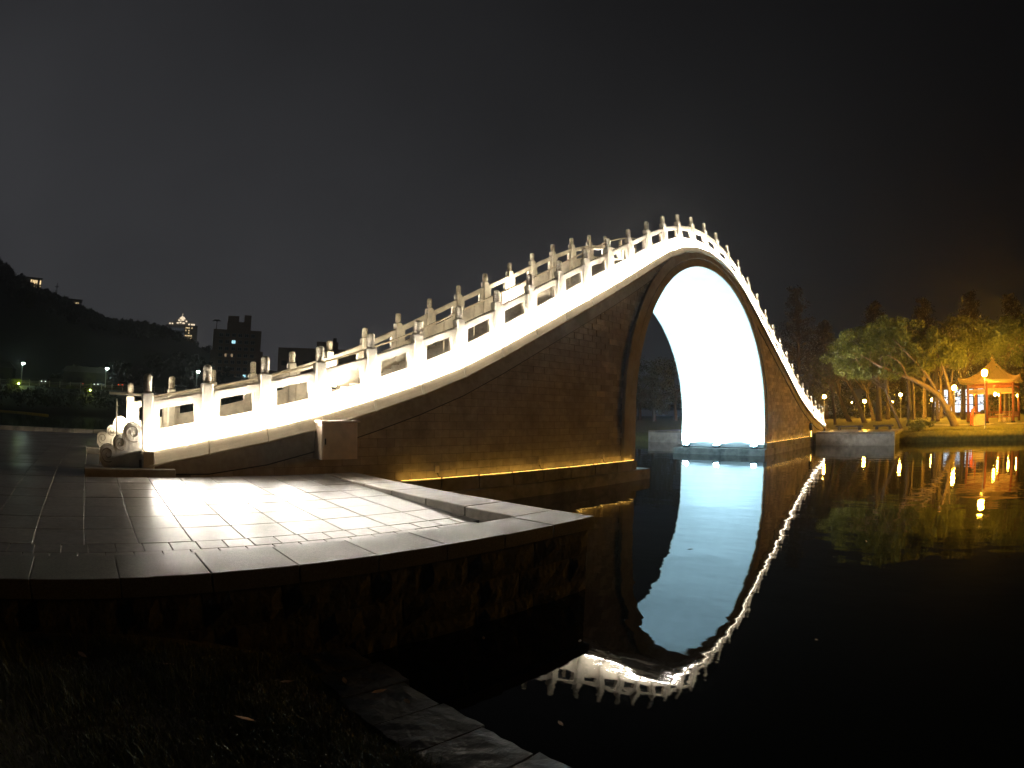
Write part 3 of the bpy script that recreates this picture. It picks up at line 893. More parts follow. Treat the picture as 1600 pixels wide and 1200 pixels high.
def canopy_tree(name,label,base,top,r,crown,n_cl,m='leaf_dark',group=None,bark='bark',leaf=.13,dens=110,mid=None,branches=8):
    t = thing(name,label,'tree',base,0,group); b = Vector(base); mb = MB()
    L = lambda p: Vector(p)-b
    pts = [L(base)-Vector((0,0,.1))]+([L(mid)] if mid else [])+[L(top)]
    if not mid: pts.insert(1,(pts[0]+pts[1])/2+Vector((random.uniform(-.12,.12),random.uniform(-.12,.12),0)))
    flare_trunk(mb,pts,[r,r*.85,r*.55] if len(pts)==3 else [r,r*.5],9)
    cx,cy_,cz,rx,rz = crown; cc = L((cx,cy_,cz))
    tips = []
    for i in range(branches):
        a = random.uniform(0,6.28); e = cc+Vector((math.cos(a)*rx*.7,math.sin(a)*rx*.7,random.uniform(-.5,.6)*rz))
        st = pts[-1].lerp(pts[-2],random.uniform(0,.35))
        limb(mb,st,e,r*.42,.02,5,.2,6); tips.append(e)
        for _ in range(2): limb(mb,st.lerp(e,random.uniform(.4,.9)),e+Vector((random.uniform(-1,1),random.uniform(-1,1),random.uniform(-.3,1)))*rx*.4,r*.15,.01,4,.2,5)
    mb.build('trunk',bark,t,True)
    cl = []
    for _ in range(n_cl):
        d = Vector((random.gauss(0,1),random.gauss(0,1),random.gauss(0,1))).normalized()*random.uniform(.35,1)**.5
        p = cc+Vector((d.x*rx,d.y*rx,d.z*rz)); cl.append((p.x,p.y,p.z,random.uniform(.5,1.0)*min(1.2,rx*.35)))
    link('crown',leaf_mesh('crown',cl,dens,leaf,m),t)
    return t
gz = park_z
PT = [ # base xy, top xyz, radius, crown(cx,cy,cz,rx,rz), clumps, label
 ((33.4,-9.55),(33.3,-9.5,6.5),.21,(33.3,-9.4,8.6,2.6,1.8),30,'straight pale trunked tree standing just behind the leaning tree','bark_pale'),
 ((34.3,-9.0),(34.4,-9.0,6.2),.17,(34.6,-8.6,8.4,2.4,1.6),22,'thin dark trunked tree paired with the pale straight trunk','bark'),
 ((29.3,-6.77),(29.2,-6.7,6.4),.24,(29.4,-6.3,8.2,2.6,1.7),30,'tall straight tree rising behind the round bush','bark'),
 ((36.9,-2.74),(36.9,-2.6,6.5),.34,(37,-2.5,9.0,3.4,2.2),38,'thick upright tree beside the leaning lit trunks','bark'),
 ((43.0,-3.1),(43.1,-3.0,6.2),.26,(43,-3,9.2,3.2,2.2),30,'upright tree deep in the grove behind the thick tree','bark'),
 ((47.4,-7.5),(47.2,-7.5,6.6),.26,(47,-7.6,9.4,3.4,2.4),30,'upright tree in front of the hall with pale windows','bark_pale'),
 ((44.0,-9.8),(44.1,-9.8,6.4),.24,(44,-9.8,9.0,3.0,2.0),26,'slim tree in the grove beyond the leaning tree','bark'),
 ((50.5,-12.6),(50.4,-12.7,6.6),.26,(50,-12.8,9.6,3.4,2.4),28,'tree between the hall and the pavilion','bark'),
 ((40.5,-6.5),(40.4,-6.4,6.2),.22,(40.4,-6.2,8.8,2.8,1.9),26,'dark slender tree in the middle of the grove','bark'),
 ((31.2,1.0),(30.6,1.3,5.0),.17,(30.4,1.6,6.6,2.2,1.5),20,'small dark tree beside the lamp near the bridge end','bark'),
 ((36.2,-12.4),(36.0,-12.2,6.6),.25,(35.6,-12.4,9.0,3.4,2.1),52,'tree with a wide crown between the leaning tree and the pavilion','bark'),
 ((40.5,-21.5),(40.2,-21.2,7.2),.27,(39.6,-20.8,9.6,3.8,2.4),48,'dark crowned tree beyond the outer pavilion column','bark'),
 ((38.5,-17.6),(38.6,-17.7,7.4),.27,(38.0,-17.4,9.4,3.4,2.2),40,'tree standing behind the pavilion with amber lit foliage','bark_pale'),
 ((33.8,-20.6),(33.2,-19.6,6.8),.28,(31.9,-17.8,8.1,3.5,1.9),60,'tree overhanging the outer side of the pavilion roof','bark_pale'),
]
for (bx,by),top,r,crown,ncl,lab,bk in PT:
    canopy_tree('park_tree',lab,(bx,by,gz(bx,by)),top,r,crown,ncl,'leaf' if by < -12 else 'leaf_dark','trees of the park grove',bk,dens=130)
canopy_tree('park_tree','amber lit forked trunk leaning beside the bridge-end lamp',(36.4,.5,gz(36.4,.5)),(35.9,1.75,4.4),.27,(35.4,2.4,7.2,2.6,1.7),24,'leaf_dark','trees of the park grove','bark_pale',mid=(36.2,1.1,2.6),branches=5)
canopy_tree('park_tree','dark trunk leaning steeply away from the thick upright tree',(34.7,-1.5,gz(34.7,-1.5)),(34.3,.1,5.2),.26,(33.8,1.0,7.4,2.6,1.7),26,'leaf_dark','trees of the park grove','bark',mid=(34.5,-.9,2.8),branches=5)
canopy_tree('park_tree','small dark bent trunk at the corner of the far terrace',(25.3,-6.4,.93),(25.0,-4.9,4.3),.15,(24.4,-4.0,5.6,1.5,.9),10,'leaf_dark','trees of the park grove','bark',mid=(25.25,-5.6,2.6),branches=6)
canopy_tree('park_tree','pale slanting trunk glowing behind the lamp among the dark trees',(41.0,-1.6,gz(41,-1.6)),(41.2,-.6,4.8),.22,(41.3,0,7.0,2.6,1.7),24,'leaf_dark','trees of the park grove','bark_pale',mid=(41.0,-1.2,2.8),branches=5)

def tall_tree(label,x,y,h,rx,base,m='twig_brown'):
    t = thing('tall_conifer',label,'tree',(x,y,base),0,'tall dark trees behind the grove'); mb = MB()
    mb.tube([(0,0,-.2),(0,0,h*.5),(0,0,h*.97)],[.4,.28,.04],7)
    cl = []
    for k in range(26):
        z = h*(.22+.75*k/26); rr = rx*(1-((z/h)-.22)/.8)**.75+.2
        for j in range(5):
            a = random.uniform(0,6.28); e = (math.cos(a)*rr*random.uniform(.6,1.05),math.sin(a)*rr*random.uniform(.6,1.05),z+rr*.25)
            mb.tube([(0,0,z-.3),e],[.06,.015],4)
            for q in (.55,.95): cl.append((e[0]*q,e[1]*q,z+(e[2]-z)*q,.55+.12*rr))
    mb.build('trunk','bark',t); link('crown',leaf_mesh('crown',cl,26,.16,m,1.0,3.0),t)
    return t
for lab,x,y,h,rx in (
 ('tallest dark conifer standing alone beyond the bridge end',59.2,12.9,20.5,4.6),
 ('dark conifer shouldering the tallest one beyond the bridge end',63.5,9.6,15.5,4.4),
 ('dark bare crowned tree far behind the leaning tree',62,.6,17.5,4.4),
 ('dark bare crowned tree above the hall roof',67,-7.1,18.5,4.8),
 ('reddish dark tree behind the pavilion',66,-15.5,18.8,4.6),
 ('dark tree at the outer side behind the pavilion',64,-22.5,17.5,4.6),
 ('dark tree in the gap between the hall and the grove',72,-2.5,16,4.5)):
    tall_tree(lab,x,y,h,rx,1.5)
# trees seen through the arch
for lab,x,y,h,rx in (('dark dense tree seen through the arch beside the pier',40,30.5,10.6,3.6),('dark dense tree seen through the arch towards the vault',43.5,26.0,10.9,3.8),('lower dark tree between the two seen through the arch',37.0,25.5,8.2,3.0),('dark tree seen through the arch at the back',50,36,11.5,4.2)):
    canopy_tree('lake_tree',lab,(x,y,1.2),(x+.1,y,h*.5),.28,(x,y,h*.62,rx,h*.36),46,'leaf_dark','trees seen through the arch','bark',dens=120)
for k,(x,y,z,s) in enumerate(((52,38,6.2,0),(55,40,7.4,1),(49,33,3.0,0),(57,43,4.8,1),(53,37.5,4.6,0))):
    wdw = thing('window_light','faint lit window of a house beyond the trees behind the arch','window',(x,y,z),R(45),'far house windows behind the arch')
    MB().box(-.22,.22,-.04,.0,-.25,.25).build('pane','win_dim',wdw); MB().box(-.28,.28,.0,.05,-.31,.31).build('frame','dark_metal',wdw)

def build_thicket():
    cl = []
    for _ in range(420):
        y = random.uniform(-34,20); x = 62+random.uniform(-4,10)+ (4 if -18 < y < -7 else 0)
        if -17.5 < y < -8.5 and x < 76 and random.random() < .8: continue
        z = 1.2+random.uniform(0,1)**1.2*9.5; cl.append((x,y,z,random.uniform(.9,1.9)))
    o = link('thicket',leaf_mesh('thicket',cl,42,.26,'leaf_dark')); tag(o,'tangled dark undergrowth closing off the back of the grove','undergrowth',kind='stuff')
build_thicket()
# round bush and lamps
def bush(name,label,x,y,z,r,h,m,n=40,group=None,leaf=.07,dens=420):
    t = thing(name,label,'bush',(x,y,z),0,group); mb = MB()
    for _ in range(9):
        a = random.uniform(0,6.28); limb(mb,(0,0,0),(math.cos(a)*r*.6,math.sin(a)*r*.6,h*.7),.02,.006,3,.2,5)
    mb.build('stems','bark',t)
    cl = [(random.gauss(0,.45)*r,random.gauss(0,.45)*r,random.uniform(.25,.75)*h,.34*r*random.uniform(.7,1.2)) for _ in range(n)]
    link('foliage',leaf_mesh('foliage',cl,dens,leaf,m),t); return t
bush('round_bush','round dark green bush on the bank beside the far terrace corner',23.0,-8.1,.66,1.05,1.25,'leaf',36)

def park_lamp(label,x,y,zh,m='globe_amber',r=.20,group=None,zb_=None):
    z0 = gz(x,y) if zb_ is None else zb_; h = zh-z0
    t = thing('park_lamp',label,'lamp',(x,y,z0),0,group)
    MB().lathe([(.11,-.05),(.11,.12),(.07,.16),(.055,.5)],n=10).build('base','pole_grey',t)
    MB().tube([(0,0,.4),(0,0,h-r*.95)],[.05,.038],8).build('pole','pole_grey',t)
    MB().lathe([(.03,0),(.09,.02),(.10,.06),(.06,.08)],0,0,h-r-.06,10).build('collar','dark_metal',t)
    MB().lathe([(r*math.sin(a),-r*math.cos(a)) for a in np.linspace(.25,math.pi-.01,9)],0,0,h,14,False).build('globe',m,t,True)
park_lamp('amber globe lamp on a grey pole in front of the pavilion',23.6,-14.05,5.03,'globe_amber',.26)
park_lamp('amber globe lamp shining through the fork of the leaning tree',39.45,-11.46,4.62,'globe_amber',.26)
park_lamp('amber globe lamp beside the pale straight trunk',52.4,-8.4,3.75,'globe_far')
park_lamp('amber globe lamp above the small bent trunk',47.15,-4.3,4.32,'globe_far')
park_lamp('amber globe lamp between the lit slanting trunks',48.5,.75,3.72,'globe_far')
park_lamp('amber globe lamp just past the foot of the bridge',41.6,4.67,4.18,'globe_far')
park_lamp('small distant amber lamp between the leaning trunks',85.6,9.4,4.4,'globe_far',.13,'distant park lamps')
park_lamp('small distant amber lamp behind the dark bent trunk',86.8,1.0,4.35,'globe_far',.13,'distant park lamps')
park_lamp('amber globe lamp seen between the pavilion columns',46.2,-17.6,3.95,'globe_far',.16)
park_lamp('amber globe lamp outside the far pavilion column',44.8,-20.0,3.74,'globe_far',.16)
park_lamp('amber globe lamp high behind the pavilion bench rail',51.9,-19.7,4.4,'globe_far',.15)

# ------------------------------------------------------------------ pavilion
def build_pavilion():
    C = (33.0,-15.7); z0 = 1.12
    pv = thing('pavilion','six-sided red columned pavilion with amber lit tiled roof in the park','pavilion',(C[0],C[1],z0))
    hexp = lambda r,a0=100: [(r*math.cos(R(a0+60*k)),r*math.sin(R(a0+60*k))) for k in range(6)]
    MB().prism(hexp(3.5),'z',-.7,0).build('platform','concrete',pv)
    cols = hexp(2.9)
    for x,y in cols:
        c = MB().tube([(x,y,.12),(x,y,3.5)],[.15,.14],12).build('column','red_column',pv,True)
        MB().lathe([(.24,0),(.24,.06),(.19,.13),(.19,.15)],x,y,0,12).build('column_base','rough_stone',c)
    for i in range(6):
        (x0,y0),(x1,y1) = cols[i],cols[(i+1)%6]
        for za,zb_,w_,m,nm in ((2.62,2.98,.05,'pav_beam','lintel'),(3.2,3.42,.07,'red_column','tie_beam')):
            d = Vector((x1-x0,y1-y0)).normalized(); nn = Vector((-d.y,d.x))*w_
            MB().prism([(x0+nn.x,y0+nn.y),(x1+nn.x,y1+nn.y),(x1-nn.x,y1-nn.y),(x0-nn.x,y0-nn.y)],'z',za,zb_).build(nm,m,pv)
        if i in (2,3,4):
            d = Vector((x1-x0,y1-y0)).normalized(); nn = Vector((-d.y,d.x))*.18
            s = MB().prism([(x0+nn.x,y0+nn.y),(x1+nn.x,y1+nn.y),(x1-nn.x,y1-nn.y),(x0-nn.x,y0-nn.y)],'z',.42,.50).build('bench','red_column',pv)
            for k in range(1,9):
                q = Vector((x0,y0)).lerp(Vector((x1,y1)),k/9); MB().box(q.x-.025,q.x+.025,q.y-.025,q.y+.025,.50,.9).build('baluster','red_column',s)
            MB().prism([(x0+nn.x*.3,y0+nn.y*.3),(x1+nn.x*.3,y1+nn.y*.3),(x1-nn.x*.3,y1-nn.y*.3),(x0-nn.x*.3,y0-nn.y*.3)],'z',.9,.96).build('back_rail','red_column',s)
    # roof: curved hexagonal tent with upturned corners
    def prof(t): return (3.95*(1-t)**1.0+.05, 3.55+1.95*t**1.6+.12*(1-t)**6)
    rows = 12; sub = 8; vs = []
    for j in range(rows+1):
        r,z = prof(j/rows); hp = hexp(r)
        for i in range(6):
            a,b = hp[i],hp[(i+1)%6]
            for k in range(sub):
                u = k/sub; corner = abs(u-.0) if u < .5 else 1-u
                lift = .30*max(0,1-corner*3.2)**2*(1-j/rows)**3
                vs.append((a[0]+(b[0]-a[0])*u,a[1]+(b[1]-a[1])*u,z+lift))
    n = 6*sub; fs = [(j*n+i,j*n+(i+1)%n,(j+1)*n+(i+1)%n,(j+1)*n+i) for j in range(rows) for i in range(n)]
    up = len(vs)
    vs += [(x,y,z-.12) for x,y,z in vs[:n]]
    fs += [(i,up+i,up+(i+1)%n,(i+1)%n) for i in range(n)]
    vs.append((0,0,3.7)); fs += [(up+(i+1)%n,up+i,len(vs)-1) for i in range(n)]
    rf = MB().add(vs,fs).build('roof','roof_tile',pv)
    # tile ribs running up each slope
    for i in range(6):
        for k in range(1,18):
            u = k/18; pts = []
            for j in range(0,rows+1):
                r,z = prof(j/rows); hp = hexp(r); a,b = hp[i],hp[(i+1)%6]
                if j/rows > .95-abs(u-.5)*.9: break
                c2 = min(u,1-u); lift = .30*max(0,1-c2*3.2)**2*(1-j/rows)**3
                pts.append((a[0]+(b[0]-a[0])*u,a[1]+(b[1]-a[1])*u,z+lift+.02))
            if len(pts) > 2: MB().tube(pts,.045,5).build('tile_rib','roof_tile',rf)
        pts = []
        for j in range(rows+1):
            r,z = prof(j/rows); a = hexp(r)[i]; pts.append((a[0],a[1],z+.30*(1-j/rows)**3+.06))
        MB().tube(pts,[.11]+[.085]*rows,7).build('hip_ridge','roof_tile',rf)
    MB().lathe([(.22,0),(.16,.12),(.24,.28),(.16,.46),(.05,.62),(.0,.75)],0,0,5.45,12,False).build('finial','roof_tile',rf,True)
    # eave board, pale
    hp = hexp(3.9)
    for i in range(6):
        (x0,y0),(x1,y1) = hp[i],hp[(i+1)%6]; pts = []
        for k in range(9):
            u = k/8; c2 = min(u,1-u); pts.append((x0+(x1-x0)*u,y0+(y1-y0)*u,3.60+.30*max(0,1-c2*3.2)**2))
        MB().tube(pts,.06,5).build('eave_board','pav_beam',rf)
    # lamp hanging inside
    lm = thing('pavilion_lantern','amber lantern hanging inside the pavilion','lamp',(C[0]+.6,C[1]-.2,z0+2.55))
    MB().lathe([(.02,-.16),(.11,-.12),(.13,0),(.11,.12),(.02,.16)],n=12).build('shade','lantern_amber',lm,True)
    MB().tube([(0,0,.15),(0,0,1.2)],.012,6).build('cord','dark_metal',lm)
    # stone table and stools
    tb = thing('stone_table','round stone table inside the pavilion','table',(C[0]-1.0,C[1]-.6,z0))
    MB().lathe([(.55,.66),(.58,.68),(.58,.74),(.55,.76)],n=18).build('top','counter_stone',tb); MB().lathe([(.28,0),(.22,.1),(.18,.35),(.24,.66)],n=12).build('pedestal','counter_stone',tb)
    for k,a in enumerate((200,270,330)):
        s = thing('stone_stool','drum-shaped stone stool at the round pavilion table','stool',(C[0]-1.0+1.0*math.cos(R(a)),C[1]-.6+1.0*math.sin(R(a)),z0),0,'stools at the pavilion table')
        MB().lathe([(.16,0),(.20,.12),(.21,.24),(.17,.42)],n=14).build('drum','counter_stone',s); MB().lathe([(.165,.42),(.165,.45),(.13,.46)],n=14).build('seat_top','kerb_granite',s)
build_pavilion()
ct = thing('stone_counter','pale block counter in front of the pavilion with bags on it','counter',(28.5,-13.75,gz(28.5,-13.75)))
MB().cbox(-.3,.3,-.62,.62,-.1,.88,.02).build('block','counter_stone',ct); MB().cbox(-.34,.34,-.66,.66,.882,.95,.015).build('slab','counter_stone',ct)
bg = thing('dark_bag','dark soft bag slumped on the pale block counter','bag',(28.5,-14.1,gz(28.5,-13.75)+.95))
MB().lathe([(.0,0),(.20,.01),(.23,.12),(.17,.26),(.07,.34),(.0,.36)],n=12,cap=False).build('body','rubber',bg,True); MB().tube([(-.1,0,.3),(-.05,.03,.42),(.05,.03,.42),(.1,0,.3)],.015,6).build('handle','rubber',bg,True)
ph = thing('lit_phone','small glowing phone held over the counter','phone',(28.05,-13.32,gz(28.5,-13.75)+1.18)); ph.rotation_euler = (R(50),0,R(-60))
MB().box(-.045,.045,-.006,.0,-.08,.08).build('screen','win_hall',ph); MB().box(-.05,.05,0.001,.008,-.085,.085).build('case','rubber',ph)

# ------------------------------------------------------------------ person leaning at the counter
def build_person():
    x,y = 27.55,-13.0; z0 = gz(x,y)+.03
    P = thing('person','person in orange coverall leaning over the counter before the pavilion','person',(x,y,z0),R(-38))
    J = {'pel':(0,0,.92),'sp1':(.06,0,1.08),'chest':(.20,0,1.28),'neck':(.30,0,1.42),'head0':(.36,0,1.50),
         'hl':(.0,.10,.88),'kl':(.02,.11,.48),'al':(-.03,.11,.09),'tl':(.12,.12,.04),
         'hr':(.0,-.10,.88),'kr':(.05,-.12,.48),'ar':(.02,-.12,.09),'tr':(.17,-.13,.04),
         'sl':(.22,.18,1.34),'el':(.36,.22,1.14),'wl':(.56,.13,1.16),'sr':(.22,-.18,1.34),'er':(.37,-.22,1.12),'wr':(.57,-.12,1.14)}
    rad = {'pel':(.15,.13),'sp1':(.14,.12),'chest':(.17,.13),'neck':(.065,.065),'head0':(.05,.05),'hl':(.10,.10),'kl':(.068,.068),'al':(.05,.05),'tl':(.042,.035),'hr':(.10,.10),'kr':(.068,.068),'ar':(.05,.05),'tr':(.042,.035),
           'sl':(.07,.07),'el':(.05,.05),'wl':(.036,.036),'sr':(.07,.07),'er':(.05,.05),'wr':(.036,.036)}
    E = [('pel','sp1'),('sp1','chest'),('chest','neck'),('neck','head0'),('pel','hl'),('hl','kl'),('kl','al'),('al','tl'),('pel','hr'),('hr','kr'),('kr','ar'),('ar','tr'),('chest','sl'),('sl','el'),('el','wl'),('chest','sr'),('sr','er'),('er','wr')]
    ks = list(J); me = bpy.data.meshes.new('body'); me.from_pydata([J[k] for k in ks],[(ks.index(a),ks.index(b)) for a,b in E],[])
    o = link('body',me,P); me.materials.append(MATS['coverall'])
    o.modifiers.new('skin','SKIN'); sv = me.skin_vertices[0].data
    for i,k in enumerate(ks): sv[i].radius = rad[k]; sv[i].use_root = (k == 'pel')
    sb = o.modifiers.new('sub','SUBSURF'); sb.levels = 1; sb.render_levels = 2
    # head
    hv = []; n = 14; prof = [(.0,-.12),(.045,-.112),(.068,-.07),(.078,-.01),(.082,.04),(.074,.085),(.045,.118),(.0,.128)]
    hd = MB().lathe([(r,z) for r,z in prof],n=n,cap=False)
    hd.v = [(a*1.12+(.012 if abs(b)<.03 and -.05<c<.0 and a>.05 else 0),b*.92,c) for a,b,c in hd.v]
    ho = hd.build('head','skin',P,True); ho.location = (.40,0,1.60); ho.rotation_euler = (0,R(28),0)
    MB().add([(.088,0,.03),(.085,.018,-.022),(.085,-.018,-.022),(.112,0,-.02)],[(0,1,3),(0,3,2),(1,2,3)]).build('nose','skin',ho)
    for s in (-1,1):
        MB().lathe([(.0,-.012),(.018,0),(.0,.012)],0,s*.075,-.005,8,False).build('ear','skin',ho)
        MB().lathe([(.0,-.007),(.010,0),(.0,.007)],.083,s*.03,.022,8,False).build('eye','hair',ho)
    hr = MB().lathe([(.086,-.02),(.092,.03),(.084,.09),(.05,.13),(.0,.14)],n=n,cap=False)
    hr.v = [(a*1.1-.022,b*.95,c+.01+(.03 if a>.06 else -.03*(a<-.03))) for a,b,c in hr.v]; hr.build('hair','hair',ho,True)
    for s,nm in ((1,'wl'),(-1,'wr')):
        wx,wy,wz = J[nm]; hb = MB().cbox(-.01,.085,-.035,.035,-.014,.014,.008)
        for f in range(4):
            yy = -.027+.018*f; L = (.062,.075,.07,.055)[f]
            hb.tube([(.08,yy,0),(.08+L*.55,yy,-.006),(.08+L,yy*.9,-.028)],[.0085,.008,.006],6)
        hb.tube([(.02,-.034*s,0),(.05,-.062*s,-.008),(.075,-.066*s,-.022)],[.011,.009,.007],6)
        h = hb.build('hand','skin',P); h.location = (wx+.02,wy,wz)
build_person()

# ------------------------------------------------------------------ hall behind the grove
def build_hall():
    h = thing('hall','low hall with tall pale blue lit windows behind the grove','building',(76,-13.2,1.5),R(0))
    MB().box(0,10,-9,10,0,5.2).build('wall','apt_wall',h)
    MB().box(-.6,10.6,-9.6,10.6,5.2,5.6).build('roof','roof_tile',h)
    for k in range(5):
        y = -3.6+k*2.05
        f = MB().box(-.10,-.0,y-.78,y+.78,.5,4.4).build('window','dark_metal',h)
        for j in range(3):
            za = .6+j*1.27
            MB().box(-.14,-.105,y-.70,y-.03,za,za+1.15).build('pane','win_hall',f); MB().box(-.14,-.105,y+.03,y+.70,za,za+1.15).build('pane','win_hall',f)
build_hall()

# ------------------------------------------------------------------ far shore on the town side
def build_town_bank():
    ys = [112,114,118,124,130,137,150,175,200]; xs = np.linspace(-320,70,40); vs = []
    for x in xs:
        for k,y in enumerate(ys):
            z = [-.5,.5,1.0,2.0,3.4,5.2,6.1,7.5,10][k]+ .25*math.sin(x*.21+k)+.15*math.sin(x*.9)
            vs.append((x,y+5*math.sin(x*.02)+1.2*math.sin(x*.17),z))
    n = len(ys); b = MB().add(vs,[(i*n+j,i*n+j+1,(i+1)*n+j+1,(i+1)*n+j) for i in range(len(xs)-1) for j in range(n-1)]).build('town_bank','hill_soil',None,True); tag(b,kind='structure')
    cl = []
    for _ in range(700):
        x = random.uniform(-110,45); d = random.uniform(0,1)
        cl.append((x,114+d*16+5*math.sin(x*.02),1.2+d*3.4+random.uniform(-.3,.8),random.uniform(.7,1.5)))
    r = link('reed_bed',leaf_mesh('reed_bed',cl,10,.35,'forest',1.0,2.5)); tag(r,'dark mass of reeds and shrubs along the town shore','reeds',kind='stuff')
    rd = MB().box(-320,70,138.5,145,5.6,6.25).build('shore_road','paving_base'); tag(rd,kind='structure')
    fc = thing('road_fence','low white post and rail fence along the shore road','fence',(-20,137.6,6.0))
    MB().box(-60,60,-.04,.04,.75,.83).build('rail','pole_grey',fc); MB().box(-60,60,-.04,.04,.4,.46).build('rail','pole_grey',fc)
    pm = MB().cbox(-.11,.11,-.11,.11,-.3,1.15,.02).mesh('fence_post','concrete')
    for k in range(41): link('fence_post',pm,fc,(-60+3.0*k,0,0))
    boom = MB().tube([(-60,104,.06),(-45,100,.06),(-36.5,92,.06),(-30.5,82,.06)],.16,8).build('floating_boom','yellow_plastic',None,True)
    tag(boom,'thin yellow floating boom lying on the water off the town shore','boom')
build_town_bank()

def street_lamp(label,x,y,zh,zb_):
    t = thing('street_lamp',label,'lamp',(x,y,zb_),0,'white street lamps on the town shore'); h = zh-zb_
    MB().lathe([(.18,-.1),(.18,.25),(.11,.35)],n=8).build('base','pole_grey',t)
    MB().tube([(0,0,.2),(0,0,h-.1)],[.10,.07],8).build('pole','pole_grey',t)
    MB().tube([(0,0,h-.12),(.3,-.2,h)],.05,6).build('arm','pole_grey',t)
    MB().cbox(.05,.65,-.42,.0,h-.02,h+.14,.03).build('head','dark_metal',t)
    MB().lathe([(.0,-.36),(.26,-.28),(.40,-.06),(.34,.06)],.35,-.2,h-.06,12,False).build('lens','street_white',t,True)
street_lamp('white street lamp beside the yellow-green lit bushes',-43.4,137.5,11.1,6.0)
street_lamp('white street lamp above the parked white cars',-18.9,139.0,11.2,6.4)
street_lamp('white street lamp before the dark apartment block',6.8,136.6,11.6,6.6)
# bushes lit by low garden lights
for k,(x,y,z) in enumerate(((-44.6,133.5,5.2),(-46.0,134.5,5.2),(-24.5,131.5,4.6),(-29,134,5.0))):
    lit = k in (0,2)
    bush('shore_bush',('yellow-green lit bush under the first white street lamp','dark bush next to the yellow-green lit bush','yellow-green lit low bush beside the fence on the town shore','dim bush by the fence on the town shore')[k],x,y,z,1.5,2.2 if k<2 else 1.5,'leaf',26,'bushes on the town shore',.16,60)
for k,(x,y,z) in enumerate(((-43.4,131.9,5.3),(-23.2,130.2,4.6))):
    g = thing('garden_light',('low yellow-green garden light before the lit bush','low yellow-green garden light by the low bush at the fence')[k],'light',(x,y,z))
    MB().tube([(0,0,-.4),(0,0,.5)],.06,8).build('post','dark_metal',g); MB().lathe([(.0,-.12),(.14,-.08),(.16,.05),(.05,.12),(.0,.13)],0,0,.62,10,False).build('lens','bush_light',g,True)
def car(label,x,y,z,rz,front):
    t = thing('parked_car',label,'car',(x,y,z),rz,'cars parked on the shore road')
    body = [(-2.1,.35),(2.1,.35),(2.15,.75),(1.3,.9),(-1.9,.95),(-2.15,.8)]
    MB().prism(body,'y',-.85,.85).build('body','car_paint',t)
    MB().prism([(-1.6,.93),(1.15,.9),(.5,1.4),(-1.0,1.42)],'y',-.72,.72).build('cabin','dark_glass',t)
    for sx in (-1.3,1.3):
        for sy in (-.86,.86):
            w_ = MB().lathe([(.31,-.1),(.33,-.06),(.33,.06),(.31,.1)],n=14); me = w_.mesh('wheel','rubber'); me.transform(Matrix.Rotation(R(90),4,'X'))
            link('wheel',me,t,(sx,sy,.33))
    for sy in (-.6,.6):
        MB().box(-2.19,-2.14,sy-.18,sy+.18,.62,.76).build('taillight','tail_red',t)
        MB().box(2.13,2.19,sy-.18,sy+.18,.60,.74).build('headlight','head_white' if front else 'dark_glass',t)
car('parked car with red tail lights showing on the shore road',-13.8,134.9,6.3,R(60),False)
car('parked car with white headlights under the middle street lamp',-20.5,140.5,6.3,R(-120),True)
car('dark parked car with headlights between the two lit bushes',-36.5,140.2,6.3,R(-100),True)
car('dark parked car behind the fence near the red tail lights',-27.5,141,6.3,R(170),False)
for k,(x,L) in enumerate(((-62,15),(-31,14))):
    s = thing('low_shed',('long low dark building behind the first street lamp','long low dark building behind the parked cars')[k],'building',(x+6,152,6.3))
    MB().box(-L/2,L/2,0,6,0,4.2).build('wall','forest',s); MB().prism([(-L/2-.5,4.2),(L/2+.5,4.2),(L/2-1,5.6),(-L/2+1,5.6)],'y',-.5,6.5).build('roof','dark_metal',s)
    for j in range(4): MB().box(-L/2+1.5+j*3,-L/2+3+j*3,-.06,-.0,1.2,2.6).build('window','dark_glass',s)

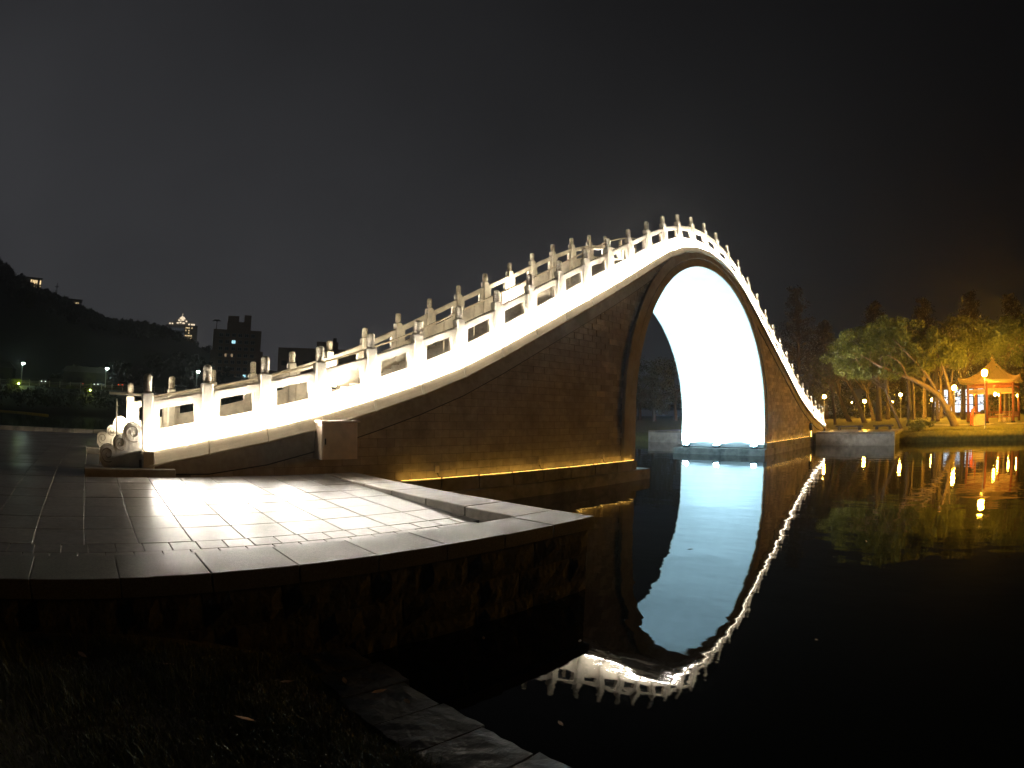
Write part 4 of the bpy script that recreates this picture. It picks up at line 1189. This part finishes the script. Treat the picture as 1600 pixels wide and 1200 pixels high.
# ------------------------------------------------------------------ wooded hill and buildings
RIDGE = [(-420,400,190),(-250,430,158),(-127,478,106),(-85,485,90),(-62,497,84),(-41,509,81),(-14,529,73),(45,545,72),(70,575,64),(90,580,50),(109,575,42),(150,590,34),(220,600,30),(330,560,26),(420,480,20)]
def build_hill():
    xs = np.linspace(-420,420,70); rx = [p[0] for p in RIDGE]; ry = [p[1] for p in RIDGE]; rz = [p[2] for p in RIDGE]
    vs = []; T = [0,.12,.25,.4,.55,.7,.82,.92,1.0,1.15,1.4]
    for x in xs:
        yr = float(np.interp(x,rx,ry)); zr = float(np.interp(x,rx,rz)); y0 = 205
        for t in T:
            y = y0+(yr-y0)*t
            s = t if t <= 1 else 2-t
            z = 8+(zr-8)*(s**.85)+2.5*math.sin(x*.06+t*7)+1.5*math.sin(x*.15)
            vs.append((x,y,z))
    n = len(T); h = MB().add(vs,[(i*n+j,i*n+j+1,(i+1)*n+j+1,(i+1)*n+j) for i in range(len(xs)-1) for j in range(n-1)]).build('hill','hill_soil',None,True); tag(h,kind='structure')
    cl = []
    for _ in range(1500):
        x = random.uniform(-330,260); t = 1-abs(random.gauss(0,.16)); yr = float(np.interp(x,rx,ry)); zr = float(np.interp(x,rx,rz))
        y = 205+(yr-205)*t; z = 8+(zr-8)*max(t,0)**.85
        r = random.uniform(2.2,5.2); hh = random.uniform(2,7)*(1.4 if random.random()<.12 else 1)
        for q in range(3): cl.append((x+random.uniform(-2,2),y+random.uniform(-2,2),z+hh*.5+q*r*.35,r*random.uniform(.5,.9)))
    f = link('forest',leaf_mesh('forest',cl,2.6,1.7,'forest')); tag(f,'dark woods covering the hill on the town side','forest',kind='stuff')
    cl = []
    for _ in range(420):
        x = random.uniform(-40,230); y = 205+random.uniform(-20,25)-.12*max(0,x-60); 
        z = 9+random.uniform(0,13)*(.55+.45*math.sin(x*.05+1)); r = random.uniform(1.2,3.0)
        for q in range(3): cl.append((x+random.uniform(-1,1),y,z+q*r*.4-2,r*random.uniform(.5,.9)))
    f2 = link('tree_belt',leaf_mesh('tree_belt',cl,9,.8,'forest')); tag(f2,'dark belt of trees along the foot of the hill behind the bridge','trees',kind='stuff')
build_hill()

def window_grid(b,rects,frame='tower_wall'):
    for (x0,x1,z0,z1,m) in rects:
        w_ = MB().box(x0-.15,x1+.15,-.12,-.0,z0-.15,z1+.15).build('window',frame,b)
        MB().box(x0,x1,-.18,-.125,z0,z1).build('pane',m,w_)
def build_buildings():
    # facing the camera: local -y looks to the lake
    def face(x,y): return math.atan2(y+10.7,x+22.5)-R(90)
    # hill top building
    a = (-90,470); b = thing('hilltop_building','three-storey building with rows of warm lit windows on the hill crest','building',(a[0],a[1],82),face(*a))
    MB().box(-8.5,10.5,0,12,-6,17.0).build('wall','tower_wall',b); MB().box(-9,11,-.5,12.5,17.0,17.6).build('roof','dark_metal',b)
    rc = []
    for f in range(3):
        for k in range(10):
            if random.random() < (.8 if k > 2 else .45): rc.append((-7.6+k*1.8,-6.4+k*1.8,12.4-f*4.6,15.6-f*4.6,'win_warm'))
    window_grid(b,rc)
    tl = thing('terrace_lights','bright strip of terrace lights below the hilltop building','lights',(-80,466,86),face(-80,466)); MB().box(-3,5,-.2,.2,0,.8).build('strip','head_white',tl); MB().box(-3.2,5.2,.2,.6,-.3,1.1).build('rail','dark_metal',tl)
    tl = thing('roof_lights','pair of white roof lights beside the hilltop building','lights',(-112,468,94),face(-112,468)); MB().box(-6,-2.5,-.2,.2,0,.9,1.6).build('strip','head_white',tl); MB().box(4,7,-.2,.2,1.4,2.4).build('strip','head_white',tl); MB().box(-6.5,7.5,.3,.8,-2,0).build('roof','dark_metal',tl)
    a = (-47,480); b = thing('hillside_house','small hillside house with a flat roof and warm windows','building',(a[0],a[1],79),face(*a))
    MB().box(-6,6,0,8,-5,6).build('wall','apt_wall',b); MB().box(-8.5,8.5,-2,9,6,7.2).build('roof','dark_metal',b)
    window_grid(b,[(-4,-2.6,2.2,3.6,'win_dim'),(0.2,1.6,2,4.6,'win_warm'),(2.2,3.6,2,4.6,'win_warm'),(4.1,5.2,2,4.6,'win_warm')])
    ml = thing('lattice_mast','thin lattice mast standing on the hill ridge','mast',(-66,492,80))
    for sx in (-1,1):
        for sy in (-1,1): MB().tube([(sx*1.3,sy*1.3,0),(sx*.3,sy*.3,21)],.16,5).build('leg','dark_metal',ml)
    for z in range(2,20,3):
        k = 1.3-z*.05; MB().box(-k,k,-k-.08,-k+.08,z,z+.3).build('brace','dark_metal',ml)
    MB().box(-2.2,2.2,-.15,.15,17.5,17.9).build('cross_arm','dark_metal',ml)
    # tower
    a = (107,778); b = thing('office_tower','distant tall tower with a glowing domed crown and lit stairwell windows','building',(a[0],a[1],20),face(*a))
    MB().box(-24,24,0,34,0,95).build('shaft','tower_wall',b)
    up = MB().box(-17,17,3,30,95,99.5).box(-10,10,6,26,99.5,104).build('setback','tower_wall',b)
    MB().lathe([(5.0,0),(4.8,1.8),(3.4,3.6),(1.4,4.8),(.3,5.2),(.25,9)],0,14,104,16).build('dome','crown_light',b)
    for x0,x1,z0 in ((-19.5,-17,95.3),(-15.5,-13.5,95.3),(-8,-5,96.5),(-4,-1,97.4),(0.5,4,96.6),(5,7.5,99.4),(9.5,12,95.4),(13.5,19.5,95.3),(-6,-3,100.3),(-2,3,101)):
        MB().box(x0,x1,-.6,-.1,z0,z0+1.9).build('crown_lamp','crown_light',b)
    rc = []
    for f in range(20):
        for k in range(5):
            if random.random() < .66: rc.append((6.0+k*2.2,7.4+k*2.2,90.6-f*3.6,92.2-f*3.6,'win_warm'))
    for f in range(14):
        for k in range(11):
            rc.append((-22.6+k*2.5,-20.5+k*2.5,87-f*6.0,91.0-f*6.0,'facade_glow'))  # added glowing panes that brighten the shaft, not lit rooms
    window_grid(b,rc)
    # apartment block
    a = (46.2,240); b = thing('apartment_block','dark brown stepped apartment block with a few blue lit windows','building',(a[0],a[1],7),face(*a))
    wl = MB().box(-11.6,11.6,0,14,0,31.0).box(-9.5,9.5,-1.2,.0,0,29).build('wall','apt_wall',b)
    MB().box(-12.6,12.8,-.4,14,0,21.5).build('lower_storeys','apt_wall',b)
    MB().box(-5.2,6.4,2,12,31.0,35.0).build('penthouse','apt_wall',b); MB().box(-5.0,.4,2.5,11,35,37.8).box(3.0,6.4,2.5,10,35,38.4).build('stair_tower','apt_wall',b)
    for f in range(9):
        s = MB().box(-9.7,9.7,-1.9,-1.2,2.0+f*3.05,2.9+f*3.05).build('balcony','apt_wall',b)
    for f in range(9):
        for k in range(6):
            z = 3.15+f*3.05; x0 = -8.6+k*3.05
            m = 'dark_glass'
            if (f,k) == (7,2): m = 'win_cool'
            if (f,k) in ((5,1),(5,2)): m = 'win_dim'
            if (f,k) in ((2,4),(2,5),(0,2),(0,3)): m = 'win_cool'
            w_ = MB().box(x0,x0+1.9,-1.32,-1.21,z,z+1.55).build('window','tower_wall',b)
            MB().box(x0+.1,x0+.9,-1.38,-1.33,z+.1,z+1.45).build('pane',m,w_); MB().box(x0+1.0,x0+1.8,-1.38,-1.33,z+.1,z+1.45).build('pane',m if m!='win_dim' else 'dark_glass',w_)
    pl = thing('roof_palm','small palm growing on the corner of the apartment roof','palm',(36.5,244,38)); 
    MB().tube([(0,0,0),(.1,0,3.6)],[.2,.14],6).build('trunk','bark',pl)
    for k in range(14):
        az = k*.45; pts = [(0.1,0,3.6),(math.cos(az)*1.2,math.sin(az)*1.2,4.3),(math.cos(az)*2.3,math.sin(az)*2.3,3.9-.3*(k%2))]
        MB().tube(pts,[.08,.22,.03],4).build('frond','forest',pl)
    # flat roofed block behind the parapet
    a = (103,262); b = thing('flat_roof_block','distant dark flat-roofed block with a water tank behind the balustrade','building',(a[0],a[1],6),face(*a))
    MB().box(-26,26,0,14,0,29.5).build('wall','apt_wall',b); MB().box(-5,7,2,12,29.5,33.5).build('water_tank','apt_wall',b); MB().box(4,6,3,6,33.5,35.8).build('vent','dark_metal',b)
    window_grid(b,[(-24+6*k,-21+6*k,20,22.5,'dark_glass') for k in range(8)],'apt_wall')
build_buildings()

# ------------------------------------------------------------------ damp night air
def build_haze():
    m = bpy.data.materials.new('haze'); m.use_nodes = True; nt = m.node_tree; nt.nodes.clear(); MATS['haze'] = m
    o = nt.nodes.new('ShaderNodeOutputMaterial'); v = nt.nodes.new('ShaderNodeVolumePrincipled')
    v.inputs['Color'].default_value = (.9,.92,.95,1); v.inputs['Density'].default_value = HAZE; v.inputs['Anisotropy'].default_value = .85
    nt.links.new(v.outputs[0],o.inputs['Volume'])
    h = MB().box(-950,950,-450,950,-1.5,260).build('haze','haze'); tag(h,'thin damp night air over the lake','haze',kind='stuff')
HAZE = .0006
build_haze()
